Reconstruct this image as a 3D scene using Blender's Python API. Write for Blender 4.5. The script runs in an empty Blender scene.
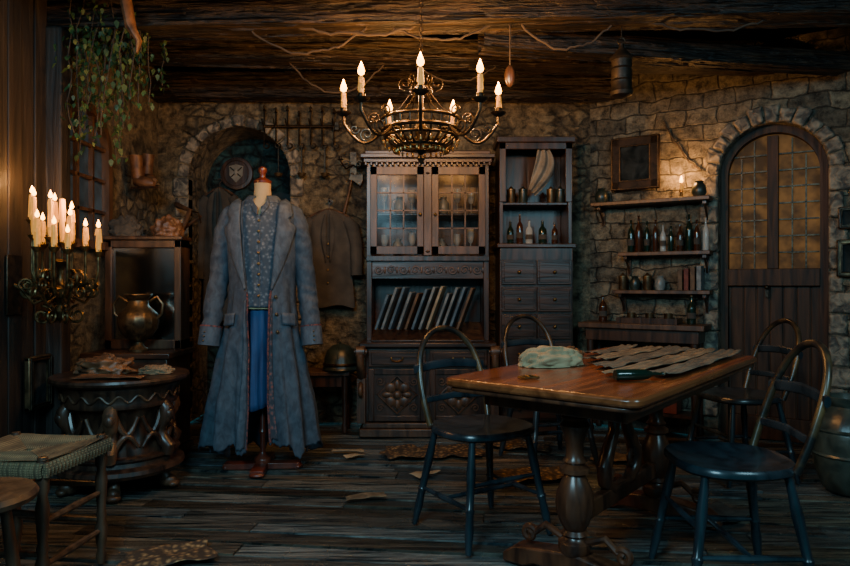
import bpy, math, random, bmesh
from mathutils import Vector, Matrix, noise
random.seed(7)
R=random.random
def U(a,b): return a+(b-a)*R()
pi=math.pi; sin=math.sin; cos=math.cos
COL=bpy.context.scene.collection

# ------------------------------------------------------------ materials
def _base(name):
    m=bpy.data.materials.new(name); m.use_nodes=True
    nt=m.node_tree; b=nt.nodes['Principled BSDF']; return m,nt,b
def col(c): return (c[0],c[1],c[2],1)
def mat(name,c1,c2,scale=(6,6,6),rough=.6,metal=0,bump=.2,dist=.01,detail=6,emit=None,estr=0,lo=.35,hi=.65,rvar=.0,spec=.5,warp=.6):
    m,nt,b=_base(name); N=nt.nodes; L=nt.links
    tc=N.new('ShaderNodeTexCoord'); mp=N.new('ShaderNodeMapping'); mp.inputs['Scale'].default_value=scale
    L.new(tc.outputs['Object'],mp.inputs['Vector'])
    nz=N.new('ShaderNodeTexNoise'); nz.inputs['Scale'].default_value=1; nz.inputs['Detail'].default_value=detail; nz.inputs['Distortion'].default_value=warp
    L.new(mp.outputs[0],nz.inputs['Vector'])
    cr=N.new('ShaderNodeValToRGB'); cr.color_ramp.elements[0].position=lo; cr.color_ramp.elements[1].position=hi
    cr.color_ramp.elements[0].color=col(c1); cr.color_ramp.elements[1].color=col(c2)
    L.new(nz.outputs['Fac'],cr.inputs[0]); L.new(cr.outputs[0],b.inputs['Base Color'])
    b.inputs['Roughness'].default_value=rough; b.inputs['Metallic'].default_value=metal
    b.inputs['Specular IOR Level'].default_value=spec
    if rvar:
        mr=N.new('ShaderNodeMapRange'); mr.inputs['From Min'].default_value=.3; mr.inputs['From Max'].default_value=.7
        mr.inputs['To Min'].default_value=rough-rvar; mr.inputs['To Max'].default_value=rough+rvar
        L.new(nz.outputs['Fac'],mr.inputs['Value']); L.new(mr.outputs[0],b.inputs['Roughness'])
    if bump:
        bp=N.new('ShaderNodeBump'); bp.inputs['Strength'].default_value=bump; bp.inputs['Distance'].default_value=dist
        L.new(nz.outputs['Fac'],bp.inputs['Height']); L.new(bp.outputs[0],b.inputs['Normal'])
    if emit:
        b.inputs['Emission Color'].default_value=col(emit); b.inputs['Emission Strength'].default_value=estr
    return m
def woven(name,c1,c2,s=60,rough=.9,sx=1,sz=1):
    m,nt,b=_base(name); N=nt.nodes; L=nt.links
    tc=N.new('ShaderNodeTexCoord')
    w1=N.new('ShaderNodeTexWave'); w1.bands_direction='X'; w1.inputs['Scale'].default_value=s*sx; w1.inputs['Distortion'].default_value=1.2
    w2=N.new('ShaderNodeTexWave'); w2.bands_direction='Z'; w2.inputs['Scale'].default_value=s*sz; w2.inputs['Distortion'].default_value=1.2
    w3=N.new('ShaderNodeTexNoise'); w3.inputs['Scale'].default_value=9; w3.inputs['Detail'].default_value=8
    for w in(w1,w2,w3): L.new(tc.outputs['Object'],w.inputs['Vector'])
    a=N.new('ShaderNodeMath'); a.operation='MULTIPLY'; L.new(w1.outputs['Fac'],a.inputs[0]); L.new(w2.outputs['Fac'],a.inputs[1])
    a2=N.new('ShaderNodeMath'); a2.operation='MULTIPLY_ADD'; L.new(a.outputs[0],a2.inputs[0]); a2.inputs[1].default_value=.45; L.new(w3.outputs['Fac'],a2.inputs[2])
    cr=N.new('ShaderNodeValToRGB'); cr.color_ramp.elements[0].position=.4; cr.color_ramp.elements[1].position=.95
    cr.color_ramp.elements[0].color=col(c1); cr.color_ramp.elements[1].color=col(c2)
    L.new(a2.outputs[0],cr.inputs[0]); L.new(cr.outputs[0],b.inputs['Base Color'])
    b.inputs['Roughness'].default_value=rough
    bp=N.new('ShaderNodeBump'); bp.inputs['Strength'].default_value=.4; bp.inputs['Distance'].default_value=.006
    L.new(a2.outputs[0],bp.inputs['Height']); L.new(bp.outputs[0],b.inputs['Normal'])
    return m
def floral(name,c1,c2,c3,s=38):
    m,nt,b=_base(name); N=nt.nodes; L=nt.links
    tc=N.new('ShaderNodeTexCoord'); v=N.new('ShaderNodeTexVoronoi'); v.inputs['Scale'].default_value=s; nz=N.new('ShaderNodeTexNoise'); nz.inputs['Scale'].default_value=s*1.9; nz.inputs['Detail'].default_value=4
    L.new(tc.outputs['Object'],v.inputs['Vector']); L.new(tc.outputs['Object'],nz.inputs['Vector'])
    a=N.new('ShaderNodeMath'); a.operation='MULTIPLY_ADD'; L.new(nz.outputs['Fac'],a.inputs[0]); a.inputs[1].default_value=.8; L.new(v.outputs['Distance'],a.inputs[2])
    cr=N.new('ShaderNodeValToRGB'); e=cr.color_ramp.elements; e[0].position=.5; e[1].position=.98; e[0].color=col(c3); e[1].color=col(c1)
    q=e.new(.72); q.color=col(c2)
    L.new(a.outputs[0],cr.inputs[0]); L.new(cr.outputs[0],b.inputs['Base Color']); b.inputs['Roughness'].default_value=.8; return m
def stone(name,mode,c1,c2,mortar,scale,plaster=None):
    m,nt,b=_base(name); N=nt.nodes; L=nt.links
    tc=N.new('ShaderNodeTexCoord'); sp=N.new('ShaderNodeSeparateXYZ'); cb=N.new('ShaderNodeCombineXYZ')
    L.new(tc.outputs['Object'],sp.inputs[0]); L.new(sp.outputs[2],cb.inputs[1])
    ay=N.new('ShaderNodeMath'); ay.operation='ADD'; L.new(sp.outputs[0],ay.inputs[0]); L.new(sp.outputs[1],ay.inputs[1]); L.new(ay.outputs[0],cb.inputs[0])
    nz=N.new('ShaderNodeTexNoise'); nz.inputs['Scale'].default_value=5.5; nz.inputs['Detail'].default_value=7
    L.new(cb.outputs[0],nz.inputs['Vector'])
    vm=N.new('ShaderNodeVectorMath'); vm.operation='MULTIPLY_ADD'; vm.inputs[1].default_value=(.11,.11,0)
    L.new(nz.outputs['Color'],vm.inputs[0]); L.new(cb.outputs[0],vm.inputs[2])
    fine=N.new('ShaderNodeTexNoise'); fine.inputs['Scale'].default_value=12; fine.inputs['Detail'].default_value=13; fine.inputs['Roughness'].default_value=.78
    L.new(tc.outputs['Object'],fine.inputs['Vector'])
    if mode=='brick':
        br=N.new('ShaderNodeTexBrick'); br.inputs['Scale'].default_value=scale
        br.inputs['Brick Width'].default_value=.22; br.inputs['Row Height'].default_value=.115; br.inputs['Mortar Size'].default_value=.008; br.inputs['Mortar Smooth'].default_value=1
        br.inputs['Color1'].default_value=col(c1); br.inputs['Color2'].default_value=col(c2); br.inputs['Mortar'].default_value=col(mortar)
        L.new(vm.outputs[0],br.inputs['Vector']); cout=br.outputs['Color']
        inv=N.new('ShaderNodeMath'); inv.operation='SUBTRACT'; inv.inputs[0].default_value=1; L.new(br.outputs['Fac'],inv.inputs[1]); hout=inv.outputs[0]
    else:
        mp=N.new('ShaderNodeMapping'); mp.inputs['Scale'].default_value=(scale,scale*1.7,1); L.new(vm.outputs[0],mp.inputs['Vector'])
        v=N.new('ShaderNodeTexVoronoi'); v.feature='DISTANCE_TO_EDGE'; v.inputs['Scale'].default_value=1; v.inputs['Randomness'].default_value=.8
        v2=N.new('ShaderNodeTexVoronoi'); v2.inputs['Scale'].default_value=1; v2.inputs['Randomness'].default_value=.8
        L.new(mp.outputs[0],v.inputs['Vector']); L.new(mp.outputs[0],v2.inputs['Vector'])
        mr=N.new('ShaderNodeMapRange'); mr.inputs['From Min'].default_value=.0; mr.inputs['From Max'].default_value=.14; L.new(v.outputs['Distance'],mr.inputs['Value'])
        s2=N.new('ShaderNodeSeparateXYZ'); L.new(v2.outputs['Color'],s2.inputs[0])
        mx=N.new('ShaderNodeMix'); mx.data_type='RGBA'; mx.inputs[6].default_value=col(c1); mx.inputs[7].default_value=col(c2); L.new(s2.outputs[0],mx.inputs[0])
        pn=N.new('ShaderNodeTexNoise'); pn.inputs['Scale'].default_value=1.6; pn.inputs['Detail'].default_value=6; L.new(cb.outputs[0],pn.inputs['Vector'])
        pr=N.new('ShaderNodeMapRange'); pr.inputs['From Min'].default_value=.45; pr.inputs['From Max'].default_value=.53; L.new(pn.outputs['Fac'],pr.inputs['Value'])
        mxx=N.new('ShaderNodeMath'); mxx.operation='MAXIMUM'; L.new(mr.outputs[0],mxx.inputs[0]); 
        ps=N.new('ShaderNodeMath'); ps.operation='MULTIPLY'; ps.inputs[1].default_value=.8 if plaster else 0; L.new(pr.outputs[0],ps.inputs[0]); L.new(ps.outputs[0],mxx.inputs[1])
        mp2=N.new('ShaderNodeMix'); mp2.data_type='RGBA'; mp2.inputs[7].default_value=col(plaster or c1); L.new(mx.outputs[2],mp2.inputs[6]); L.new(ps.outputs[0],mp2.inputs[0])
        mx2=N.new('ShaderNodeMix'); mx2.data_type='RGBA'; mx2.inputs[6].default_value=col(mortar); L.new(mp2.outputs[2],mx2.inputs[7]); L.new(mxx.outputs[0],mx2.inputs[0])
        cout=mx2.outputs[2]; hout=mxx.outputs[0]
    cr=N.new('ShaderNodeValToRGB'); cr.color_ramp.elements[0].position=.38; cr.color_ramp.elements[1].position=.62
    cr.color_ramp.elements[0].color=(.12,.13,.15,1); cr.color_ramp.elements[1].color=(1.9,1.82,1.62,1); L.new(fine.outputs['Fac'],cr.inputs[0])
    mm=N.new('ShaderNodeMix'); mm.data_type='RGBA'; mm.blend_type='MULTIPLY'; mm.inputs[0].default_value=1
    L.new(cout,mm.inputs[6]); L.new(cr.outputs[0],mm.inputs[7]); L.new(mm.outputs[2],b.inputs['Base Color'])
    b.inputs['Roughness'].default_value=.62
    h=N.new('ShaderNodeMath'); h.operation='MULTIPLY_ADD'; L.new(fine.outputs['Fac'],h.inputs[0]); h.inputs[1].default_value=2.8; L.new(hout,h.inputs[2])
    bp=N.new('ShaderNodeBump'); bp.inputs['Strength'].default_value=1; bp.inputs['Distance'].default_value=.03
    L.new(h.outputs[0],bp.inputs['Height']); L.new(bp.outputs[0],b.inputs['Normal'])
    return m
def glass(name,c,rough=.1,alpha=.3,emit=None,es=0,spec=.5,metal=0,low=.12):
    m,nt,b=_base(name); b.inputs['Base Color'].default_value=col(c); b.inputs['Roughness'].default_value=rough; b.inputs['Alpha'].default_value=alpha
    b.inputs['Specular IOR Level'].default_value=spec; b.inputs['Metallic'].default_value=metal
    N=nt.nodes; nz=N.new('ShaderNodeTexNoise'); nz.inputs['Scale'].default_value=9; nz.inputs['Detail'].default_value=7
    tc=N.new('ShaderNodeTexCoord'); nt.links.new(tc.outputs['Object'],nz.inputs['Vector'])
    bp=N.new('ShaderNodeBump'); bp.inputs['Strength'].default_value=.2; nt.links.new(nz.outputs['Fac'],bp.inputs['Height']); nt.links.new(bp.outputs[0],b.inputs['Normal'])
    if emit:
        cr=N.new('ShaderNodeValToRGB'); cr.color_ramp.elements[0].position=.38; cr.color_ramp.elements[1].position=.7
        cr.color_ramp.elements[0].color=(emit[0]*low,emit[1]*low,emit[2]*low,1); cr.color_ramp.elements[1].color=col(emit)
        nt.links.new(nz.outputs['Fac'],cr.inputs[0]); nt.links.new(cr.outputs[0],b.inputs['Emission Color']); b.inputs['Emission Strength'].default_value=es
    return m

STONE_B=stone('rubble_stone','vor',(.13,.11,.078),(.27,.23,.155),(.065,.06,.05),7.6,(.24,.20,.135))
STONE_R=stone('block_stone','brick',(.13,.122,.10),(.27,.24,.18),(.07,.068,.06),1)
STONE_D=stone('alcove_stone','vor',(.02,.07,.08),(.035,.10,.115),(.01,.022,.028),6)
STONE_V=mat('arch_stone',(.05,.047,.04),(.25,.21,.15),(17,17,17),.7,0,1,.03,12,lo=.4,hi=.62)
W_BEAM=mat('beam_wood',(.0015,.0012,.001),(.045,.028,.016),(3.2,44,44),.5,0,1,.04,12,lo=.44,hi=.68,warp=.25)
W_DARK=mat('dark_walnut',(.009,.0055,.0045),(.058,.028,.016),(26,26,2.5),.33,0,.35,.006)
W_DARKH=mat('dark_walnut_horizontal',(.011,.0065,.005),(.062,.03,.017),(2.5,26,26),.33,0,.35,.006)
W_RED=mat('mahogany',(.06,.010,.006),(.15,.03,.014),(20,20,3),.3,0,.15,.004)
W_TABLE=mat('table_wood',(.08,.019,.006),(.28,.08,.025),(1.6,18,18),.22,0,.4,.003,12,rvar=.1,warp=.9,lo=.28,hi=.74)
W_LEG=mat('turned_leg_wood',(.03,.010,.006),(.13,.042,.018),(20,20,4),.3,0,.2,.004)
W_CHAIR=mat('black_chair_paint',(.006,.011,.015),(.024,.036,.045),(14,14,3),.26,0,.25,.003)
W_HOOP=mat('worn_hoop_wood',(.012,.010,.009),(.13,.07,.025),(9,9,9),.3,0,.2,.003,lo=.4,hi=.7)
W_MID=mat('mid_brown_wood',(.026,.013,.008),(.105,.052,.026),(20,20,3),.42,0,.4,.006)
W_PANEL=mat('panel_wood',(.005,.004,.004),(.026,.018,.013),(22,22,1.8),.6,0,.8,.012)
W_DOOR=mat('door_oak',(.010,.005,.003),(.060,.027,.012),(26,26,2),.55,0,.7,.008,spec=.25)
IRON=mat('wrought_iron',(.015,.012,.009),(.065,.044,.026),(30,30,30),.38,.8,.3,.003)
GILT=mat('darkened_gilt_iron',(.04,.026,.012),(.20,.125,.05),(30,30,30),.36,.85,.3,.003)
BRASS=mat('aged_brass',(.12,.07,.025),(.34,.21,.08),(25,25,25),.35,.9,.2,.003)
BRONZE=mat('old_bronze',(.05,.035,.02),(.18,.12,.06),(20,20,20),.4,.8,.3,.003)
WAX=mat('candle_wax',(.34,.15,.03),(.48,.25,.06),(20,20,20),.5,0,.3,.003,emit=(1,.40,.05),estr=.5)  # warm emission imitates flame light glowing through the wax
FLAME=mat('flame',(1,.4,.05),(1,.5,.1),emit=(1,.42,.06),estr=16)
COAT=mat('coat_slate_cloth',(.022,.036,.055),(.048,.072,.100),(35,35,22),.75,0,.15,.002,9)
COATL=mat('coat_lapel_cloth',(.030,.047,.070),(.062,.09,.122),(35,35,22),.72,0,.15,.002,9)
LINING=mat('coat_edge_braid',(.03,.02,.03),(.20,.055,.045),(60,60,60),.8,lo=.42,hi=.6)
SHIRT=floral('patterned_shirt',(.03,.05,.075),(.06,.085,.115),(.13,.15,.17),46)
INNER=floral('patterned_lining',(.02,.03,.045),(.08,.06,.07),(.22,.065,.05))
SKIRT=mat('royal_blue_cloth',(.007,.03,.10),(.02,.07,.19),(40,40,4),.75,0,.4,.004)
LINEN=woven('cream_linen',(.36,.26,.13),(.55,.42,.24),80)
CREAM=woven('cream_folded_cloth',(.20,.145,.075),(.48,.36,.20),60)
PALE=woven('pale_cloth',(.10,.095,.08),(.30,.28,.23),50)
TANC=woven('tan_canvas',(.09,.065,.036),(.28,.20,.115),50)
BRC=mat('brown_leather_cloth',(.05,.022,.011),(.19,.085,.037),(14,14,14),.5,0,.5,.01)
GREYC=woven('grey_brown_wool',(.026,.025,.022),(.085,.072,.056),40)
DARKC=woven('dark_teal_wool',(.012,.024,.028),(.035,.055,.06),40)
RUSH=woven('rush_weave',(.05,.036,.018),(.20,.145,.07),38)
MAPM=woven('worn_strip_grey',(.045,.038,.028),(.19,.155,.10),70)
MAPM2=woven('worn_strip_tan',(.07,.05,.028),(.27,.20,.115),60)
RAGM=floral('patterned_rag',(.025,.018,.012),(.13,.08,.035),(.28,.19,.09))
PAPER=mat('old_paper',(.20,.16,.10),(.34,.29,.19),(8,8,8),.8)
GLD=glass('dark_pane',(.01,.015,.017),.15,.08)
GLW=glass('dark_blue_pane',(.02,.03,.04),.25,1,(.10,.17,.2),.14)  # dark blue glass given a faint mottled blue emission
GLA=glass('amber_pane',(.008,.004,.002),.5,1,(1,.46,.11),.14,.15,0,.25)
GLM=glass('mirror_dark',(.30,.33,.33),.14,1,None,0,.5,1)
GLB=glass('bottle_green',(.006,.016,.010),.1,.97)
GLBR=glass('bottle_brown',(.04,.014,.006),.1,.97)
GLC=glass('clear_glassware',(.45,.5,.5),.05,.45)
CERAM=mat('dusty_ceramic',(.10,.12,.12),(.22,.25,.24),(8,8,8),.35)
POT=mat('green_black_pot',(.012,.021,.019),(.055,.07,.055),(12,12,12),.3,0,.4,.008)
GREENH=mat('olive_helmet_steel',(.008,.015,.013),(.028,.042,.034),(12,12,12),.34,0,.2,.004)
LEAF=mat('ivy_leaf',(.015,.04,.012),(.05,.11,.03),(9,9,9),.55)
VINE=mat('vine_stem',(.02,.014,.01),(.06,.042,.025),(9,9,9),.8)
PICT=mat('faded_painting',(.006,.009,.010),(.030,.036,.036),(11,11,11),.9,spec=.1)
BOOKM=[mat('book_cloth_%s'%n,a,b,(20,20,20),.7) for n,a,b in(('red',(.07,.012,.01),(.14,.03,.02)),('blue',(.03,.06,.09),(.08,.13,.17)),('brown',(.05,.028,.014),(.12,.07,.035)),('cream',(.16,.13,.085),(.28,.24,.16)),('grey',(.07,.09,.10),(.16,.19,.20)))]

# ------------------------------------------------------------ mesh builder
class M:
    def __init__(s): s.v=[]; s.f=[]
    def add(s,vs,fs,mx=None):
        o=len(s.v)
        for p in vs:
            p=Vector(p)
            if mx: p=mx@p
            s.v.append(p)
        for f in fs: s.f.append(tuple(i+o for i in f))
        return s
    def box(s,c,d,rot=None,taper=1):
        x,y,z=d[0]/2,d[1]/2,d[2]/2
        vs=[(-x,-y,-z),(x,-y,-z),(x,y,-z),(-x,y,-z),(-x*taper,-y*taper,z),(x*taper,-y*taper,z),(x*taper,y*taper,z),(-x*taper,y*taper,z)]
        mx=Matrix.Translation(c)
        if rot: mx=mx@Matrix.Rotation(rot[2],4,'Z')@Matrix.Rotation(rot[1],4,'Y')@Matrix.Rotation(rot[0],4,'X')
        return s.add(vs,[(0,3,2,1),(4,5,6,7),(0,1,5,4),(1,2,6,5),(2,3,7,6),(3,0,4,7)],mx)
    def bar(s,x0,x1,y0,y1,z0,z1): return s.box(((x0+x1)/2,(y0+y1)/2,(z0+z1)/2),(x1-x0,y1-y0,z1-z0))
    def lathe(s,prof,n=24,c=(0,0,0),mx=None,fn=None):
        vs=[];fs=[]
        for r,z in prof:
            for i in range(n):
                a=2*pi*i/n; rr=r*(fn(a,z) if fn else 1)
                vs.append((c[0]+rr*cos(a),c[1]+rr*sin(a),c[2]+z))
        k=len(prof)
        for j in range(k-1):
            for i in range(n):
                fs.append((j*n+i,j*n+(i+1)%n,(j+1)*n+(i+1)%n,(j+1)*n+i))
        fs.append(tuple(range(n-1,-1,-1))); fs.append(tuple((k-1)*n+i for i in range(n)))
        return s.add(vs,fs,mx)
    def tube(s,pts,r,n=8,closed=False,flat=None):
        pts=[Vector(p) for p in pts]; k=len(pts); vs=[];fs=[]
        up=None
        for i,p in enumerate(pts):
            if closed: t=pts[(i+1)%k]-pts[i-1]
            else: t=pts[min(i+1,k-1)]-pts[max(i-1,0)]
            if t.length<1e-9: t=Vector((0,0,1))
            t.normalize()
            if up is None:
                up=Vector((0,0,1)) if abs(t.z)<.9 else Vector((1,0,0))
            a=up-t*up.dot(t)
            if a.length<1e-6: a=t.orthogonal()
            a.normalize(); b=t.cross(a); up=a
            rr=r[i] if isinstance(r,(list,tuple)) else r
            for j in range(n):
                an=2*pi*j/n
                vs.append(p+(a*cos(an)*(flat or 1)+b*sin(an))*rr)
        m=k if closed else k-1
        for i in range(m):
            for j in range(n):
                i2=(i+1)%k
                fs.append((i*n+j,i*n+(j+1)%n,i2*n+(j+1)%n,i2*n+j))
        if not closed:
            fs.append(tuple(range(n-1,-1,-1))); fs.append(tuple((k-1)*n+j for j in range(n)))
        return s.add(vs,fs)
    def ball(s,c,r,n=14,m=9,fn=None):
        if not isinstance(r,(tuple,list)): r=(r,r,r)
        vs=[];fs=[]
        for j in range(m+1):
            ph=-pi/2+pi*j/m
            ph=max(-pi/2+.02,min(pi/2-.02,ph))
            for i in range(n):
                a=2*pi*i/n; d=Vector((cos(ph)*cos(a),cos(ph)*sin(a),sin(ph)))
                k=fn(d) if fn else 1
                vs.append((c[0]+d.x*r[0]*k,c[1]+d.y*r[1]*k,c[2]+d.z*r[2]*k))
        for j in range(m):
            for i in range(n): fs.append((j*n+i,j*n+(i+1)%n,(j+1)*n+(i+1)%n,(j+1)*n+i))
        fs.append(tuple(range(n-1,-1,-1))); fs.append(tuple(m*n+i for i in range(n)))
        return s.add(vs,fs)
    def grid(s,fn,nu,nv,wrap=False):
        vs=[fn(i/(nu if wrap else nu-1) if nu>1 else 0,j/(nv-1)) for j in range(nv) for i in range(nu)]
        fs=[]
        for j in range(nv-1):
            for i in range(nu if wrap else nu-1):
                i2=(i+1)%nu; fs.append((j*nu+i,j*nu+i2,(j+1)*nu+i2,(j+1)*nu+i))
        return s.add(vs,fs)
    def prism(s,poly,y0,y1):
        n=len(poly); vs=[(x,y0,z) for x,z in poly]+[(x,y1,z) for x,z in poly]
        fs=[tuple(range(n)),tuple(range(2*n-1,n-1,-1))]+[(i,i+n,(i+1)%n+n,(i+1)%n) for i in range(n)]
        return s.add(vs,fs)
    def slab(s,poly,z0,z1):
        n=len(poly); vs=[(x,y,z0) for x,y in poly]+[(x,y,z1) for x,y in poly]
        fs=[tuple(range(n-1,-1,-1)),tuple(range(n,2*n))]+[(i,(i+1)%n,(i+1)%n+n,i+n) for i in range(n)]
        return s.add(vs,fs)
def mk(name,m,mt,parent=None,bevel=0,solid=0,sub=0,sharp=40,**pr):
    me=bpy.data.meshes.new(name); me.from_pydata([tuple(v) for v in m.v],[],m.f); me.validate(); me.update()
    bm=bmesh.new(); bm.from_mesh(me); bmesh.ops.recalc_face_normals(bm,faces=bm.faces); bm.to_mesh(me); bm.free()
    for p in me.polygons: p.use_smooth=True
    me.set_sharp_from_angle(angle=math.radians(sharp))
    me.materials.append(mt)
    o=bpy.data.objects.new(name,me); COL.objects.link(o)
    if parent: o.parent=parent
    if solid: md=o.modifiers.new('solid','SOLIDIFY'); md.thickness=solid; md.offset=0
    if bevel: md=o.modifiers.new('bevel','BEVEL'); md.width=bevel; md.segments=2; md.limit_method='ANGLE'
    if sub: md=o.modifiers.new('sub','SUBSURF'); md.levels=sub; md.render_levels=sub
    for k,v in pr.items(): o[k]=v
    return o
def repeat(name,m,mt,parent,places):
    o=None
    for p in places:
        if o is None: o=mk(name,m,mt,parent); first=o
        else: o=first.copy(); COL.objects.link(o)
        o.location=p
def root(name,label,cat,loc,rz=0,group=None,rot=None):
    o=bpy.data.objects.new(name,None); COL.objects.link(o); o.location=loc; o.rotation_euler=rot or (0,0,rz)
    o.empty_display_size=.1; o['label']=label; o['category']=cat
    if group: o['group']=group
    return o
def top(o,label,cat,loc=None,rz=None,group=None):
    o['label']=label; o['category']=cat
    if loc: o.location=loc
    if rz is not None: o.rotation_euler=(0,0,rz)
    if group: o['group']=group
    return o
def dup(o,parent=None,loc=None,rz=None,label=None):
    n=o.copy(); COL.objects.link(n)
    if parent: n.parent=parent
    if loc: n.location=loc
    if rz is not None: n.rotation_euler=(0,0,rz)
    if label: n['label']=label
    for c in o.children: dup(c,n)
    return n
def struct(o): o['kind']='structure'; return o

# ------------------------------------------------------------ shell
H=2.75
def arch_pts(a,b,zs,n=24,hr=None):
    r=(b-a)/2; c=(a+b)/2; hr=hr or r
    return [(c-r*cos(pi*i/n),zs+hr*sin(pi*i/n)) for i in range(n+1)]
def arch_wall(name,L,a,b,zs,jamb,mt,loc,rz):
    m=M(); P=arch_pts(a,b,zs); T_=H+.03
    m.add([(0,0,0),(a,0,0),(a,0,T_),(0,0,T_)],[(0,1,2,3)]); m.add([(b,0,0),(L,0,0),(L,0,T_),(b,0,T_)],[(0,1,2,3)])
    for (x0,z0),(x1,z1) in zip(P,P[1:]): m.add([(x0,0,z0),(x1,0,z1),(x1,0,T_),(x0,0,T_)],[(0,1,2,3)])
    Q=[(a,0)]+P+[(b,0)]
    for (x0,z0),(x1,z1) in zip(Q,Q[1:]): m.add([(x0,0,z0),(x1,0,z1),(x1,jamb,z1),(x0,jamb,z0)],[(0,1,2,3)])
    o=mk(name,m,mt,sharp=20); o.location=loc; o.rotation_euler=(0,0,rz); return struct(o)
def flat_wall(name,L,mt,loc,rz):
    T_=H+.03
    m=M().add([(0,0,0),(L,0,0),(L,0,T_),(0,0,T_),(0,.12,0),(L,.12,0),(L,.12,T_),(0,.12,T_)],[(0,1,2,3),(4,7,6,5),(0,4,5,1),(3,2,6,7),(0,3,7,4),(1,5,6,2)])
    o=mk(name,m,mt); o.location=loc; o.rotation_euler=(0,0,rz); return struct(o)
RW=math.atan2(-.534,.845)
arch_wall('wall_back',3.4,.24,1.04,1.93,.45,STONE_B,(-2.1,5.2,0),0)
arch_wall('wall_right',1.9,.93,1.60,1.865,.25,STONE_R,(1.3,5.2,0),RW)
flat_wall('wall_left',6.2,STONE_B,(-2.1,-1,0),pi/2)
flat_wall('wall_side',5.2,STONE_R,(2.905,4.185,0),-pi/2)
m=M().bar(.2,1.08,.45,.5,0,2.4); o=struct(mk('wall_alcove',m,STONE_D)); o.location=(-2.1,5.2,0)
def voussoirs(name,a,b,zs,wd,loc,rz,down):
    m=M(); c=(a+b)/2; r=(b-a)/2; n=13
    for i in range(n):
        a0=pi*i/n+.010; a1=pi*(i+1)/n-.010; w=wd*U(.8,1.25); y=-U(.01,.04)
        poly=[(c-r*cos(a0),zs+r*sin(a0)),(c-r*cos((a0+a1)/2),zs+r*sin((a0+a1)/2)),(c-r*cos(a1),zs+r*sin(a1)),(c-(r+w)*cos(a1),zs+(r+w)*sin(a1)),(c-(r+w)*cos(a0),zs+(r+w)*sin(a0))]
        m.prism(poly,y,.1)
    z=zs
    while z>down:
        h=U(.13,.22)
        for s in(-1,1):
            w=wd*U(.8,1.5); x0=c+s*r; x1=c+s*(r+w)
            m.bar(min(x0,x1),max(x0,x1),-U(.01,.035),.1,z-h+.008,z)
        z-=h
    o=mk(name,m,STONE_V,bevel=.014); o.location=loc; o.rotation_euler=(0,0,rz); struct(o)
voussoirs('trim_1',.24,1.04,1.93,.09,(-2.1,5.2,0),0,.2)
voussoirs('trim_2',.93,1.60,1.865,.1,(1.3,5.2,0),RW,.2)
def floor():
    m=M(); tint=[]; w=.125; A=math.radians(-7)
    mx=Matrix.Rotation(A,4,'Z')
    y=-1.8
    while y<6.3:
        x=-4-U(0,1.5)
        while x<5:
            L=U(.9,2.6); dz=U(-.007,.0); ti=U(-.007,.007)
            x0,x1,y0,y1=x+.003,x+L-.003,y+.006,y+w-.006
            m.add([(x0,y0,-.03),(x1,y0,-.03),(x1,y1,-.03),(x0,y1,-.03),(x0,y0+.003,dz+ti-.004),(x1,y0+.003,dz-.004),(x1,y1-.003,dz-.004),(x0,y1-.003,dz-ti-.004)],
                  [(0,3,2,1),(4,5,6,7),(0,1,5,4),(1,2,6,5),(2,3,7,6),(3,0,4,7)],mx)
            t=U(.3,1.5); k=U(.75,1.25); tint+= [(t*k,t,t/k)]*8
            x+=L
        y+=w
    m.add([(-4,-2,-.028),(5,-2,-.028),(5,7,-.028),(-4,7,-.028)],[(0,1,2,3)]); tint+=[(.05,.05,.05)]*4
    me=bpy.data.meshes.new('floor'); me.from_pydata([tuple(v) for v in m.v],[],m.f)
    at=me.color_attributes.new('tint','FLOAT_COLOR','POINT')
    for i,t in enumerate(tint): at.data[i].color=(t[0],t[1],t[2],1)
    mt,nt,b=_base('floor_planks'); N=nt.nodes; L=nt.links
    tc=N.new('ShaderNodeTexCoord'); mp=N.new('ShaderNodeMapping'); mp.inputs['Rotation'].default_value=(0,0,-A); mp.inputs['Scale'].default_value=(2.6,36,1)
    L.new(tc.outputs['Object'],mp.inputs[0]); nz=N.new('ShaderNodeTexNoise'); nz.inputs['Scale'].default_value=1; nz.inputs['Detail'].default_value=13; nz.inputs['Roughness'].default_value=.7; nz.inputs['Distortion'].default_value=.4; L.new(mp.outputs[0],nz.inputs['Vector'])
    cr=N.new('ShaderNodeValToRGB'); cr.color_ramp.elements[0].position=.40; cr.color_ramp.elements[1].position=.64; cr.color_ramp.elements[0].color=(.005,.011,.013,1); cr.color_ramp.elements[1].color=(.155,.145,.115,1)
    L.new(nz.outputs['Fac'],cr.inputs[0]); a=N.new('ShaderNodeAttribute'); a.attribute_name='tint'
    mm=N.new('ShaderNodeMix'); mm.data_type='RGBA'; mm.blend_type='MULTIPLY'; mm.inputs[0].default_value=1; L.new(cr.outputs[0],mm.inputs[6]); L.new(a.outputs['Color'],mm.inputs[7]); L.new(mm.outputs[2],b.inputs['Base Color'])
    n2=N.new('ShaderNodeTexNoise'); n2.inputs['Scale'].default_value=3; n2.inputs['Detail'].default_value=6; L.new(tc.outputs['Object'],n2.inputs['Vector'])
    mr=N.new('ShaderNodeMapRange'); mr.inputs['From Min'].default_value=.38; mr.inputs['From Max'].default_value=.62; mr.inputs['To Min'].default_value=.12; mr.inputs['To Max'].default_value=.34; L.new(n2.outputs['Fac'],mr.inputs[0]); L.new(mr.outputs[0],b.inputs['Roughness'])
    b.inputs['Specular IOR Level'].default_value=.75
    bp=N.new('ShaderNodeBump'); bp.inputs['Strength'].default_value=.8; bp.inputs['Distance'].default_value=.010; L.new(nz.outputs['Fac'],bp.inputs['Height']); L.new(bp.outputs[0],b.inputs['Normal'])
    me.materials.append(mt); o=bpy.data.objects.new('floor',me); COL.objects.link(o); struct(o)
floor()
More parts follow.
